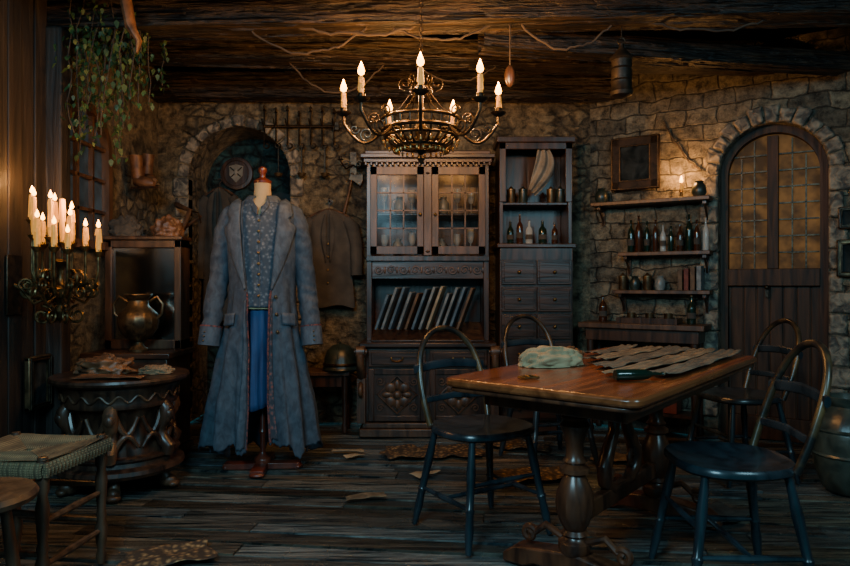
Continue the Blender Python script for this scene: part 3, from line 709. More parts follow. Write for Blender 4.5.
# ------------------------------------------------------------ tall cupboard
def chest():
    r=root('drawer_cupboard','tall dark cupboard with open cluttered top above small drawers','cabinet',(.82,5.0,0))
    mk('body',M().bar(-.27,.27,-.13,.18,.06,1.36),W_DARK,r,bevel=.005)
    m=M().bar(-.27,-.24,-.1,.18,1.39,2.14).bar(.24,.27,-.1,.18,1.39,2.14).bar(-.24,.24,.16,.18,1.39,2.14).bar(-.29,.29,-.13,.18,2.14,2.18).bar(-.24,.24,-.08,.16,1.68,1.70)
    m.bar(-.27,-.22,-.11,-.09,1.70,2.14).bar(.22,.27,-.11,-.09,1.70,2.14).bar(-.27,.27,-.11,-.09,2.09,2.14)
    mk('open_upper_case',m,W_DARK,r,bevel=.004)
    mk('top_board',M().bar(-.29,.29,-.15,.18,1.36,1.39),W_DARKH,r,bevel=.005)
    mk('base_plinth',M().bar(-.28,.28,-.14,.18,0,.07),W_DARKH,r,bevel=.004)
    for j in range(6):
        for i in(-1,1):
            z=.18+.2*j
            o=mk('drawer',M().bar(-.125,.125,-.15,-.12,z-.09,z+.09).bar(-.11,.11,-.157,-.14,z-.075,z+.075),W_DARKH,r,bevel=.003); o.location=(i*.13,0,0)
            mk('drawer_knob',M().ball((0,-.168,z),.013,10,7),BRASS,o)
chest()
def drape(u,v):
    w=.05+.10*sin(pi*min(1,v*.9+.1)); x=(u-.5)*w-.09*v+.05*sin(3*v); return (x,-.015*sin(14*u+5*v)-.012*sin(7*v),-.30*v-.05*u*v)
o=mk('hanging_scarf',M().grid(drape,24,24),PALE,solid=.003); top(o,'pale crumpled scarf hanging inside the dark cupboard','scarf',(.88,4.93,2.10),0)
def frame(name,label,loc,rz,w,h,t=.035,fm=None,inner=None,tilt=0):
    r=root(name,label,'picture frame',loc,rot=(tilt,0,rz))
    m=M()
    for x0,x1,z0,z1 in((-w/2,-w/2+t,-h/2,h/2),(w/2-t,w/2,-h/2,h/2),(-w/2,w/2,-h/2,-h/2+t),(-w/2,w/2,h/2-t,h/2)): m.bar(x0,x1,-.03,0,z0,z1)
    mk('frame_border',m,fm or W_MID,r,bevel=.006)
    m=M(); ww,hh=w/2-t,h/2-t
    m.tube([(-ww,-.03,-hh),(ww,-.03,-hh),(ww,-.03,hh),(-ww,-.03,hh)],.006,6,True)
    m.tube([(-w/2+.01,-.032,-h/2+.01),(w/2-.01,-.032,-h/2+.01),(w/2-.01,-.032,h/2-.01),(-w/2+.01,-.032,h/2-.01)],.006,6,True)
    mk('inner_beading',m,IRON,r)
    mk('picture',M().bar(-ww,ww,-.014,-.008,-hh,hh),inner or PICT,r)
    return r
def rwp(t,out): return (1.3+.845*t-.534*out,5.2-.534*t-.845*out)
x,y=rwp(.36,.035); frame('framed_picture','heavy square dark framed picture with grey inset on the stone wall',(x,y,2.0),RW,.36,.40,.07,mat('blackened_frame_wood',(.006,.004,.003),(.03,.016,.009),(20,20,20),.6,0,.5,.006,spec=.2),PICT,)
x,y=rwp(1.73,.03); frame('framed_picture','small dark framed picture beside the arched door',(x,y,1.52),RW,.15,.14,.02,W_MID)
x,y=rwp(1.73,.03); frame('framed_picture','small gilt framed picture beside the arched door',(x,y,1.26),RW,.17,.24,.03,BRONZE)
frame('framed_picture','narrow gilt framed picture low on the plank wall',(-2.045,3.47,.58),pi/2,.2,.28,.025,BRONZE)

def bottle(loc,h,r0,mt,label,rz=0,group='bottles on the wall shelf',rot=None,nm='bottle',lab=True):
    r=root(nm,label,'bottle',loc,rz,group,rot)
    mk('bottle_body',M().lathe([(r0*.9,0),(r0,.01),(r0,h*.55),(r0*.85,h*.65),(r0*.35,h*.76),(r0*.3,h*.93),(r0*.38,h*.94),(r0*.38,h*.97),(r0*.2,h*.97)],18),mt,r)
    mk('cork',M().lathe([(r0*.25,h*.95),(r0*.28,h)],10),TANC,r)
    if lab: mk('bottle_label',M().lathe([(r0*1.02,h*.2),(r0*1.02,h*.4)],18),GREYC,r)
    return r
for i,x in enumerate((.64,.71,.78,.88,.97)):
    bottle((x,4.95,1.391),U(.14,.24),U(.022,.032),(GLB,GLBR,GLC)[i%3],('dark green','dark brown','clear')[i%3]+' glass bottle standing in the tall cupboard',group='bottles in the tall cupboard')
def canister(): return M().lathe([(.03,0),(.032,.005),(.032,.09),(.034,.092),(.034,.105),(.02,.11),(.006,.125),(.001,.13)],18)
for i,x in enumerate((.65,.74,.95,1.02)):
    o=mk('tin_canister',canister(),(BRONZE,GREENH)[i%2]); top(o,('tarnished bronze','olive painted')[i%2]+' canister with lid on the upper cupboard shelf','canister',(x,4.99,1.701),0,'canisters in the tall cupboard')
# ------------------------------------------------------------ right wall shelves
def shelves():
    x,y=rwp(.48,0)
    r=root('wall_shelf','long dark open wooden wall shelves with brackets on stone wall','shelf',(x,y,0),RW)
    for k,(z,a,b,dp) in enumerate(((1.68,-.42,.42,.18),(1.30,-.22,.42,.16),(1.02,-.26,.42,.16))):
        mk('shelf_board',M().bar(a,b,-dp,0,z,z+.028),W_MID,r,bevel=.004)
        for bx in(a+.05,b-.04):
            m=M()
            m.bar(bx-.012,bx+.012,-.14,0,z-.022,z); m.bar(bx-.012,bx+.012,-.022,0,z-.14,z)
            m.tube([(bx,-.13,z-.022),(bx,-.085,z-.05),(bx,-.04,z-.09),(bx,-.02,z-.13)],.008,8)
            mk('bracket',m,W_DARK,r)
    x,y=rwp(.47,0)
    r=root('console_table','long dark wooden console table against the stone wall','table',(x,y,0),RW)
    mk('console_top',M().bar(-.46,.42,-.32,-.02,.77,.81),W_MID,r,bevel=.006)
    mk('apron',M().bar(-.41,.38,-.29,-.04,.68,.77),W_DARK,r,bevel=.004)
    for lx in(-.38,.35):
        for ly in(-.27,-.07):
            o=mk('leg',M().lathe([(.02,0),(.028,.03),(.018,.06),(.022,.3),(.03,.34),(.02,.38),(.026,.6),(.026,.68)],12),W_DARK,r); o.location=(lx,ly,0)
    mk('lower_shelf',M().bar(-.38,.35,-.27,-.07,.16,.18),W_DARK,r)
shelves()
x,y=rwp(.5,.17)
r=root('mahogany_box','reddish wooden box stored on the console lower shelf','box',(x,y,.181),RW)
mk('box_body',M().bar(-.2,.2,-.08,.08,0,.24),W_RED,r,bevel=.005); mk('box_lid',M().bar(-.21,.21,-.09,.09,.24,.275),W_RED,r,bevel=.005); mk('box_latch',M().box((0,-.09,.235),(.03,.012,.05)),BRASS,r)
for i in range(10):
    t=.34+.058*i; x,y=rwp(t,.085+U(-.02,.02)); bottle((x,y,1.329),U(.18,.29),U(.018,.025),(GLB,GLBR,GLB,GLBR,GLC)[i%5],('dark green','dark brown','dark green','dark brown','clear')[i%5]+' glass bottle with cork on wall shelf',lab=i%2==0)
for i in range(4):
    t=.70+.042*i; x,y=rwp(t,.09); h=U(.13,.18)
    r=root('book','old cloth-bound book standing upright on the wall shelf','book',(x,y,1.049),RW,'books on the wall shelf')
    mk('cover',M().bar(-.016,.016,-.06,-.056,0,h).bar(-.016,-.013,-.06,.06,0,h).bar(.013,.016,-.06,.06,0,h),BOOKM[(2,0,2,4)[i]],r)
    mk('pages',M().bar(-.013,.013,-.056,.056,.004,h-.005),PAPER,r)
for i,t in enumerate((.28,.37,.46,.55)):
    x,y=rwp(t,.09)
    if i%2: o=mk('ceramic_jar',M().lathe([(.03,0),(.038,.03),(.035,.07),(.022,.09),(.026,.1),(.015,.105)],20),(GREENH,CERAM)[i//2]); top(o,'small squat jar standing on the lower wall shelf','jar',(x,y,1.049),0,'jars on the wall shelves')
    else: o=mk('tin_canister',canister(),BRONZE); top(o,'tarnished bronze canister standing on the lower wall shelf','canister',(x,y,1.049),0,'canisters on the wall shelf')
x,y=rwp(.70,.1); r=root('candlestick','small brass candlestick with a lit candle on the wall shelf','candlestick',(x,y,1.709))
mk('stick_base',M().lathe([(.035,0),(.035,.006),(.012,.014),(.008,.04),(.02,.045),(.014,.05),(.014,.06)],16),BRASS,r); candle(r,(0,0,.055),.05,.011,True,8,True,.05)
for t in(.12,.82):
    x,y=rwp(t,.1)
    o=mk('ceramic_jar',M().lathe([(.035,0),(.05,.03),(.045,.075),(.027,.10),(.032,.11),(.02,.115)],20),GREENH); top(o,'squat dark jar on the upper wall shelf','jar',(x,y,1.709),0,'jars on the wall shelves')
x,y=rwp(.5,.19); r=root('serving_tray','shallow dark wooden tray on the console table','tray',(x,y,.811),RW)
mk('tray_base',M().bar(-.2,.2,-.1,.08,0,.01),W_MID,r); mk('tray_rim',M().bar(-.2,.2,-.11,-.1,0,.04).bar(-.2,.2,.08,.09,0,.04).bar(-.21,-.2,-.11,.09,0,.04).bar(.2,.21,-.11,.09,0,.04),W_DARK,r)
for i,(t,mt) in enumerate(((.15,GLBR),(.78,GLB))):
    x,y=rwp(t,.16); bottle((x,y,.811),.2,.03,mt,('dark brown','dark green')[i]+' bottle standing on the console table',group='bottles on the console table')
for t in(.37,.50,.63):
    x,y=rwp(t,.19); o=mk('tin_cup',M().lathe([(.028,0),(.032,.06),(.029,.06),(.026,.006)],16).tube([(.03,0,.05),(.05,0,.045),(.048,0,.02),(.03,0,.012)],.004,6),BRONZE); top(o,'small dull metal cup standing in the wooden tray','cup',(x,y,.823),U(0,6),'cups in the tray')

# ------------------------------------------------------------ dining table
TR=math.radians(51.2); TC=(.83,2.81)
def dining():
    r=root('dining_table','rectangular glossy reddish-brown wooden trestle table with turned pedestals','table',(TC[0],TC[1],0),TR)
    def outline(a,b,c,n=4):
        P=[]
        for sx,sy,a0 in((1,1,0),(-1,1,pi/2),(-1,-1,pi),(1,-1,3*pi/2)):
            for i in range(n+1): an=a0+pi/2*i/n; P.append((sx*(a-c)+c*cos(an),sy*(b-c)+c*sin(an)))
        return P
    mk('tabletop',M().slab(outline(.765,.375,.05),.718,.75),W_TABLE,r,bevel=.01)
    mk('edge_moulding',M().slab(outline(.752,.362,.05),.700,.7175),W_LEG,r,bevel=.006)
    mk('apron',M().bar(-.62,.62,-.28,-.255,.64,.70).bar(-.62,.62,.255,.28,.64,.70).bar(-.62,-.6,-.27,.27,.64,.70).bar(.6,.62,-.27,.27,.64,.70),W_LEG,r,bevel=.004)
    prof=[(.05,.09),(.062,.11),(.062,.135),(.045,.145),(.04,.155),(.052,.165),(.04,.18),(.052,.2),(.066,.24),(.070,.28),(.066,.32),(.05,.36),(.038,.385),(.056,.395),(.056,.41),(.034,.425),(.046,.435),(.034,.45),(.032,.5),(.044,.54),(.056,.57),(.044,.59),(.052,.60),(.044,.612),(.058,.63),(.058,.66)]
    for x in(-.43,.43):
        p=mk('pedestal',M().lathe(prof,32,fn=lambda a,z:1+(.035*cos(12*a) if .2<z<.36 else 0)),W_LEG,r); p.location=(x,0,0)
        poly=[(-.29,0),(-.29,.035),(-.24,.07),(-.12,.085),(0,.10),(.12,.085),(.24,.07),(.29,.035),(.29,0),(.2,0),(.15,.02),(-.15,.02),(-.2,0)]
        m=M().prism(poly,-.045,.045); 
        for v_ in m.v: v_.x,v_.y=v_.y,v_.x
        mk('cross_foot',m,W_LEG,p,bevel=.008)
        m=M()
        for s in(-1,1): m.tube([(0,s*.05,.14),(0,s*.12,.17),(0,s*.17,.13)]+[Vector((0,s*q.y,q.z)) for q in scroll((0,.19,.12),.03,.008,pi*.8,-1.2,16,(0,1,0),(0,0,1))],.014,8)
        mk('foot_scroll',m,W_LEG,p)
        m=M().bar(-.04,.04,-.26,.26,.655,.70); mk('top_bearer',m,W_LEG,p,bevel=.008)
    mk('stretcher',M().bar(-.43,.43,-.02,.02,.19,.26),W_LEG,r,bevel=.006)
    m=M()
    for s in(-1,1):
        m.tube([(s*.03,0,.24),(s*.10,0,.25),(s*.155,0,.29),(s*.165,0,.35),(s*.12,0,.42),(s*.07,0,.48),(s*.06,0,.55),(s*.10,0,.62),(s*.2,0,.68)],[.02,.026,.03,.032,.028,.024,.024,.026,.03],12)
        m.tube(scroll((s*.13,0,.33),.05,.01,0,1.3*s,20),.012,8)
    mk('lyre_bracket',m,W_LEG,r)
dining()
def on_table(lx,ly,z=.751): return (TC[0]+lx*cos(TR)-ly*sin(TR),TC[1]+lx*sin(TR)+ly*cos(TR),z)
def sheet(name,label,cat,loc,rz,w,h,mt,amp=.006,f=9,nx=40,ny=14,curl=0,irr=.0,fold=0):
    sd=U(0,50)
    def g(u,v):
        x=(u-.5)*w; y=(v-.5)*h; y*=1+irr*noise.noise(Vector((x*9,sd,0))); x*=1+irr*.5*noise.noise(Vector((sd,y*9,0)))
        y+=.03*irr*sin(x*7+sd)
        z=amp*(1+noise.noise(Vector((x*f+sd,y*f,0))))+amp*.3*(1+sin(x*22+sd+y*30))*.5+curl*max(0,abs(u-.5)*2-.82)*2+fold*abs(sin(v*pi*2.5+sin(x*6+sd)))
        return (x,y,z+.002)
    o=mk(name,M().grid(g,nx,ny),mt,solid=.002); return top(o,label,cat,loc,rz)
for i,(lx,ly,w,h,L) in enumerate(((.22,-.262,1.02,.10,'ragged grey-brown strip of cloth along the table edge'),(.17,-.138,1.14,.105,'long wrinkled strip of worn tan fabric across the table'),(.27,-.012,.96,.105,'wrinkled grey-brown strip of cloth on the table'),(.36,.112,.76,.105,'narrow worn tan strip of cloth lying on table'),(.46,.234,.5,.10,'short wrinkled grey strip of cloth on the table'))):
    sheet('cloth_strip',L,'cloth',on_table(lx,ly,.752),TR,w,h,(MAPM,MAPM2)[i%2],.007,7,90,24,.02,.16,.007)['group']='cloth strips on the table'
def heap(name,label,cat,loc,rz,rad,mt,amp=.25,f=3,seed=0,group=None,ridge=0):
    def fn(d):
        q=Vector((d.x*f,d.y*f,d.z*f*1.3+seed)); k=1+amp*noise.noise(q)+amp*.5*sin(6*d.x+5*noise.noise(q*1.2)+seed)*.6+amp*.35*abs(noise.noise(q*2.6))
        k+=ridge*(abs(sin(5*d.y+4*noise.noise(q*.8)+3*d.x))-.5); return k
    m=M().ball((0,0,0),rad,72,40,fn)
    for v_ in m.v: v_.z=max(v_.z,-.28*rad[2])
    mn=min(v_.z for v_ in m.v)
    for v_ in m.v: v_.z-=mn
    o=mk(name,m,mt,sharp=80); return top(o,label,cat,loc,rz,group)
heap('folded_cloth','crumpled brown canvas cloth lying on the dining table','cloth',on_table(.06,.275,.752),TR,(.11,.05,.04),BRC,.35,2.5,3)
heap('crumpled_cloth','folded cream cloth lying in a soft heap on the dining table','cloth',on_table(-.20,.225,.752),.3,(.135,.08,.062),CREAM,.18,1.6,8,ridge=.16)
bottle(on_table(-.46,-.17,.773),.19,.020,GLB,'small dark green bottle lying on its side on table',group='tabletop bottles',rot=(0,math.radians(90),math.radians(10)),lab=False)
o=mk('brass_buckle',M().tube([(-.03,-.02,0),(.03,-.02,0),(.03,.02,0),(-.03,.02,0)],.005,8,True).tube([(0,-.02,0),(0,.025,.004)],.003,6),BRASS); top(o,'small brass buckle lying on the table','buckle',on_table(-.6,.1,.757),.5)

# ------------------------------------------------------------ chairs
def chair(loc,rz,label):
    r=root('dining_chair',label,'chair',loc,rz,'hoop-back chairs around the table')
    P=[]
    for i in range(32):
        a=2*pi*i/32; x=.225*abs(cos(a))**.75*(1 if cos(a)>0 else -1); y=.21*abs(sin(a))**.75*(1 if sin(a)>0 else -1); x*=1-.12*max(0,y)/.2; P.append((x,y))
    m=M(); n=32
    rings=[(.94,.435),(1,.445),(1.0,.46),(.96,.47),(.8,.464),(.5,.455),(.1,.452)]
    vs=[(x*k,y*k,z) for k,z in rings for x,y in P]
    fs=[(j*n+i,j*n+(i+1)%n,(j+1)*n+(i+1)%n,(j+1)*n+i) for j in range(len(rings)-1) for i in range(n)]
    fs+= [tuple(range(n-1,-1,-1)),tuple((len(rings)-1)*n+i for i in range(n))]
    m.add(vs,fs); mk('seat',m,W_CHAIR,r,sharp=50)
    tops={}
    for sx in(-1,1):
        for sy in(-1,1):
            a=Vector((sx*.15,sy*.14,.44)); b=Vector((sx*.22,sy*.21,0)); 
            pts=[a.lerp(b,t) for t in(0,.12,.3,.45,.6,.62,.66,.8,1)]
            mk('leg',M().tube(pts,[.014,.015,.02,.017,.016,.021,.016,.019,.012],10),W_CHAIR,r); tops[(sx,sy)]=(a,b)
    def at(sx,sy,z): a,b=tops[(sx,sy)]; return a.lerp(b,(.44-z)/.44)
    for sx in(-1,1): 
        p,q=at(sx,-1,.17),at(sx,1,.17); mk('side_stretcher',M().tube([p,p.lerp(q,.3),p.lerp(q,.5),p.lerp(q,.7),q],[.008,.011,.014,.011,.008],8),W_CHAIR,r)
    p=(at(-1,-1,.17)+at(-1,1,.17))/2; q=(at(1,-1,.17)+at(1,1,.17))/2
    mk('cross_stretcher',M().tube([p,p.lerp(q,.5),q],[.008,.013,.008],8),W_CHAIR,r)
    p=at(-1,-1,.26);q=at(1,-1,.26); mk('front_stretcher',M().tube([p,p.lerp(q,.5),q],[.008,.012,.008],8),W_CHAIR,r)
    hp=[]
    def yb(z): return .165+.15*(z-.46)/.44
    for i in range(41):
        t=i/40; an=pi*t
        x=-.175*cos(an)*(1+.14*sin(an)); z=.46+.42*(sin(an)**.62 if 0<t<1 else 0)
        hp.append((x,yb(z),z))
    hp[0]=(-.165,.16,.45); hp[-1]=(.165,.16,.45)
    mk('back_hoop',M().tube(hp,.0145,10),W_HOOP,r)
    m=M().tube([(-.195,yb(.70),.70),(-.1,yb(.70)+.012,.71),(0,yb(.70)+.018,.715),(.1,yb(.70)+.012,.71),(.195,yb(.70),.70)],.012,8,flat=1.8); mk('back_rail',m,W_CHAIR,r)
    m=M().tube([(-.186,yb(.56),.56),(0,yb(.56)+.012,.57),(.186,yb(.56),.56)],.010,8,flat=1.6); mk('back_rail',m,W_CHAIR,r)
    return r
c1=chair((.25,2.96,0),math.radians(32),'black hoop-back wooden chair pulled up to the table side')
dup(c1,None,(.76,4.1,0),math.radians(20),'black hoop-back wooden chair at the far table corner')
dup(c1,None,(1.11,2.42,0),math.radians(-92),'black hoop-back wooden chair angled beside the table edge')
dup(c1,None,(1.80,3.80,0),math.radians(-80),'black hoop-back wooden chair beyond the far table end')

# ------------------------------------------------------------ round side table
def drum():
    r=root('round_side_table','bulky round dark carved side table with curved scroll supports','table',(-1.645,3.58,0))
    mk('top_board',M().lathe([(.30,.565),(.325,.575),(.345,.585),(.35,.598),(.345,.61),(.32,.613),(.001,.613)],48),W_DARK,r)
    mk('apron_ring',M().lathe([(.25,.455),(.285,.46),(.29,.475),(.285,.49),(.29,.54),(.30,.555),(.30,.565)],48),W_DARK,r)
    mk('apron_carving',M().tube([(.292*cos(2*pi*i/240),.292*sin(2*pi*i/240),.512+.016*sin(20*2*pi*i/240)) for i in range(240)],.006,6,True),W_MID,r)
    mk('central_drum',M().lathe([(.25,.2),(.245,.24),(.225,.3),(.22,.36),(.235,.42),(.26,.46)],48,fn=lambda a,z:1+.03*cos(18*a)),W_DARK,r)
    for k in range(6):
        a=2*pi*k/6-pi/2+.25; d=Vector((cos(a),sin(a),0)); Z=Vector((0,0,1)); t=Vector((-sin(a),cos(a),0))
        m=M().tube([d*.26+Z*.47,d*.285+Z*.44,d*.28+Z*.39,d*.25+Z*.35,d*.245+Z*.31,d*.27+Z*.27,d*.30+Z*.24,d*.29+Z*.20],[.030,.036,.038,.034,.032,.034,.036,.030],12)
        def on(b,r_,z): return Vector((r_*cos(a+b),r_*sin(a+b),z))
        for s in(-1,1):
            m.tube([on(s*(.06+.42*i/12),.262,.43-.10*sin(pi*i/12*.95)) for i in range(13)],[.016]*6+[.014]*4+[.010]*3,8)
            m.tube([on(s*(.06+.42*i/12),.268,.25+.07*sin(pi*i/12*.95)) for i in range(13)],[.015]*6+[.013]*4+[.009]*3,8)
        m.ball(d*.30+Z*.41,(.028,.028,.035),10,7)
        mk('scroll_support',m,W_DARK if k%2 else W_MID,r)
    mk('lower_plinth',M().lathe([(.26,.10),(.31,.11),(.325,.13),(.32,.15),(.29,.165),(.285,.185),(.30,.20),(.30,.21),(.28,.215)],48),W_DARK,r)
    for k in range(5):
        a=2*pi*k/5+.3-pi/2
        o=mk('paw_foot',M().ball((.0,0,.035),(.05,.032,.035),12,8).ball((.035,0,.02),(.03,.038,.02),12,8).tube([(0,0,.04),(-.02,0,.08),(-.03,0,.115)],[.03,.025,.03],10),W_MID,r); o.location=(.25*cos(a),.25*sin(a),0); o.rotation_euler=(0,0,a)
drum()
heap('brown_glove_bundle','crumpled brown leather cloth bundle on the side table','cloth',(-1.71,3.54,.616),.2,(.13,.085,.075),BRC,.28,2,1,ridge=.18)
heap('tan_cloth','small folded tan cloth lying on the side table','cloth',(-1.44,3.55,.616),.5,(.085,.055,.035),TANC,.2,2,5,ridge=.15)
sheet('flat_cloth','flat brown cloth spread on the side table','cloth',(-1.60,3.36,.614),.05,.34,.12,BRC,.008,10,30,14,.0,.2)
r=root('storage_chest','dark wooden chest standing against the plank wall','chest',(-1.81,4.2,0))
mk('chest_body',M().bar(-.25,.25,-.2,.2,.05,.64).bar(-.27,.27,-.22,.2,0,.06),W_DARK,r,bevel=.005)
mk('chest_lid',M().bar(-.27,.27,-.22,.21,.64,.675),W_DARKH,r,bevel=.006)
mk('front_panels',M().bar(-.22,-.01,-.21,-.19,.1,.6).bar(.01,.22,-.21,-.19,.1,.6),W_MID,r,bevel=.006)
r=root('box_mirror','brown wooden framed mirror with tarnished glass on chest','mirror',(-1.81,4.30,.676))
m=M().bar(-.245,-.2,-.06,.1,0,.7).bar(.2,.245,-.06,.1,0,.7).bar(-.245,.245,-.06,.1,.65,.7).bar(-.245,.245,-.06,.1,0,.06).bar(-.22,.22,.085,.1,0,.7)
mk('case',m,W_MID,r,bevel=.005); mk('top_moulding',M().bar(-.26,.26,-.08,.1,.7,.725),W_MID,r,bevel=.006)
mk('mirror_glass',M().bar(-.2,.2,-.03,-.025,.06,.65),GLM,r)
def urn():
    r=root('bronze_urn','large squat bronze urn with two curled handles','urn',(-1.78,4.105,.676)); k=1.17
    def S(p): return [(a*k,b*k) for a,b in p]
    mk('urn_foot',M().lathe(S([(.05,0),(.052,.012),(.03,.03),(.022,.05),(.03,.06)]),24),BRONZE,r)
    mk('urn_body',M().lathe(S([(.03,.055),(.07,.08),(.095,.12),(.102,.16),(.095,.2),(.072,.225),(.055,.24),(.05,.27),(.072,.30),(.07,.305),(.05,.28)]),40,fn=lambda a,z:1+.03*cos(14*a)*(1 if .08<z<.24 else 0)),BRONZE,r)
    for s in(-1,1): mk('urn_handle',M().tube([(s*.06*k,0,.265*k),(s*.10*k,0,.29*k),(s*.13*k,0,.25*k),(s*.125*k,0,.2*k),(s*.095*k,0,.17*k)],.009,8),BRONZE,r)
urn()
heap('burlap_sack','lumpy brown burlap sack lying on top of the box mirror','sack',(-1.94,4.30,1.402),.1,(.10,.07,.10),GREYC,.25,2,11,ridge=.12)
heap('leather_bag','worn dark leather bag slumped on the box mirror','bag',(-1.67,4.30,1.402),.4,(.09,.06,.10),BRC,.22,2,14,ridge=.12)
r=root('wooden_bracket','gnarled wooden wall bracket arm holding a hook','bracket',(-1.80,4.98,1.42))
mk('bracket_arm',M().tube([(-.15,.2,.3),(-.05,-.02,.26),(.05,-.06,.22),(.02,-.1,.1),(-.06,-.1,-.02)],[.02,.022,.02,.017,.012],8).tube([(-.15,.2,.0),(0,-.02,.1),(.13,-.05,.18)],[.018,.015,.01],8),W_MID,r)
mk('bracket_hook',M().tube([(.05,-.06,.22),(.12,-.08,.2),(.14,-.08,.12)],.007,6),IRON,r)
for i,(y,z,t) in enumerate(((4.55,1.98,.3),(4.75,2.02,-.2))):
    r=root('hanging_boot','old brown leather boot hung on the stone wall','boot',(-1.99,y,z),rot=(t*.4,0,-.5+t),group='boots hung on wall')
    mk('boot_shaft',M().tube([(0,0,.0),(0,0,-.09),(.005,0,-.16)],[.045,.04,.042],14),BRC,r)
    mk('boot_foot',M().tube([(-.015,0,-.17),(.03,0,-.18),(.09,0,-.195),(.125,0,-.2)],[.036,.042,.036,.018],14),BRC,r)
    mk('boot_sole',M().box((.05,0,-.222),(.17,.065,.014)),W_DARK,r)
# ------------------------------------------------------------ wall candelabra
def candelabra():
    r=root('wall_candelabra','ornate gilded iron wall candelabra crowded with dripping lit candles','candelabra',(-1.82,3.3,1.04))
    m=M().tube([(-.23,0,.05),(-.1,0,-.02),(0,0,-.02),(.0,0,.1)],.012,10)
    m.lathe([(.002,-.14),(.018,-.12),(.03,-.08),(.012,-.05),(.04,-.01),(.05,.03),(.02,.06),(.014,.12),(.03,.15),(.045,.165),(.02,.18)],20)
    mk('stem',m,GILT,r)
    mk('wall_plate',M().box((-.232,0,.05),(.012,.12,.3)),IRON,r,bevel=.004)
    L=[(-.13,-.02,.36,.13,1),(-.085,-.08,.28,.19,1),(-.045,.03,.28,.18,1),(-.01,-.07,.27,.19,1),(.03,.05,.25,.17,1),(.065,-.03,.24,.14,1),(.115,.02,.23,.10,1),(.20,-.02,.20,.12,1),(-.04,-.13,.22,.14,1),(-.10,.02,.24,.12,1),(.03,-.11,.22,.11,1),(.01,.0,.25,.22,0),(.085,-.09,.21,.08,1)]
    for k,(x,y,z,h,lit) in enumerate(L):
        d=Vector((x,y,0)); m=M()
        pts=[(0,0,.03+.004*k),(x*.5,y*.5,-.01),(x*.9,y*.9,.04),(x*1.0,y,.12),(x,y,z)]
        m.tube(pts,.007,8); dd=d.normalized()
        if k<9:
            m.tube(scroll(dd*.08+Vector((0,0,.09)),.05,.008,-pi/2,1.3,20,dd,(0,0,1)),.0065,6)
            m.tube(scroll(dd*.15+Vector((0,0,.02)),.045,.006,pi/2,1.3,20,dd,(0,0,1)),.0065,6)
        mk('arm',m,GILT,r)
        o=mk('drip_cup',M().lathe([(.008,-.012),(.02,0),(.026,.01),(.028,.014),(.012,.012),(.012,.025)],14),BRASS,r); o.location=(x,y,z)
        candle(r,(x,y,z+.01),h,.0118,bool(lit),3.6,k in(0,3,5,7),.040)
    m=M()
    for k in range(8):
        a=2*pi*k/8; d=Vector((cos(a),sin(a),0)); m.tube([d*.03+Vector((0,0,.0)),d*.12+Vector((0,0,-.04)),d*.17+Vector((0,0,.03))]+scroll(d*.15+Vector((0,0,.05)),.035,.006,0,1.2,14,d,(0,0,1)),.0065,6)
        m.tube(scroll(d*.085+Vector((0,0,-.10)),.05,.01,pi/2,1.3,18,d,(0,0,1)),.0065,6)
    mk('scrollwork',m,GILT,r)
candelabra()
# ------------------------------------------------------------ stools
def stool():
    r=root('rush_stool','wooden stool with woven rush seat and turned legs','stool',(-1.47,2.45,0),math.radians(-6))
    def f(u,v):
        x=(u-.5)*.40; y=(v-.5)*.38; d=max(abs(u-.5),abs(v-.5))*2
        return (x,y,.485+.012*abs(sin(math.atan2(y,x)*2))*d-.02*(1-d))
    m=M().grid(f,26,26).bar(-.2,.2,-.19,.19,.445,.47); mk('woven_seat',m,RUSH,r)
    m=M(); 
    for i in range(20):
        for s in(-1,1):
            t=-.185+.37*i/19; m.tube([(t,s*.195,.44),(t,s*.2,.465),(t,s*.19,.487)],.010,6); m.tube([(s*.205,t,.44),(s*.21,t,.465),(s*.2,t,.487)],.010,6)
    for k in range(11):
        q=.185-.016*k; z=.490-.0012*k
        for s in(-1,1): m.tube([(-q,s*q*.95,z),(q,s*q*.95,z)],.0075,6); m.tube([(s*q,-q*.95,z),(s*q,q*.95,z)],.0075,6)
    mk('seat_wrapping',m,RUSH,r)
    for sx in(-1,1):
        for sy in(-1,1):
            o=mk('leg',M().lathe([(.014,0),(.02,.03),(.014,.05),(.02,.09),(.024,.14),(.015,.17),(.02,.19),(.015,.21),(.021,.28),(.023,.33),(.015,.37),(.022,.39),(.022,.44),(.022,.47),(.016,.505),(.001,.508)],14),W_MID,r); o.location=(sx*.18,sy*.17,0)
    for sx in(-1,1): 
        for z in(.13,.28): mk('stretcher',M().tube([(sx*.18,-.17,z),(sx*.18,0,z),(sx*.18,.17,z)],[.009,.014,.009],8),W_MID,r)
    for sy in(-1,1):
        for z in(.17,.31): mk('stretcher',M().tube([(-.18,sy*.17,z),(0,sy*.17,z),(.18,sy*.17,z)],[.009,.014,.009],8),W_MID,r)
    r=root('round_stool','low round wooden stool with dished seat','stool',(-1.38,2.02,0),.5)
    mk('seat',M().lathe([(.15,.42),(.17,.43),(.175,.445),(.165,.46),(.12,.455),(.001,.45)],36),W_MID,r)
    for k in range(3):
        a=2*pi*k/3+.6; mk('leg',M().tube([(.09*cos(a),.09*sin(a),.43),(.12*cos(a),.12*sin(a),.2),(.15*cos(a),.15*sin(a),0)],[.015,.02,.012],10),W_MID,r)
stool()
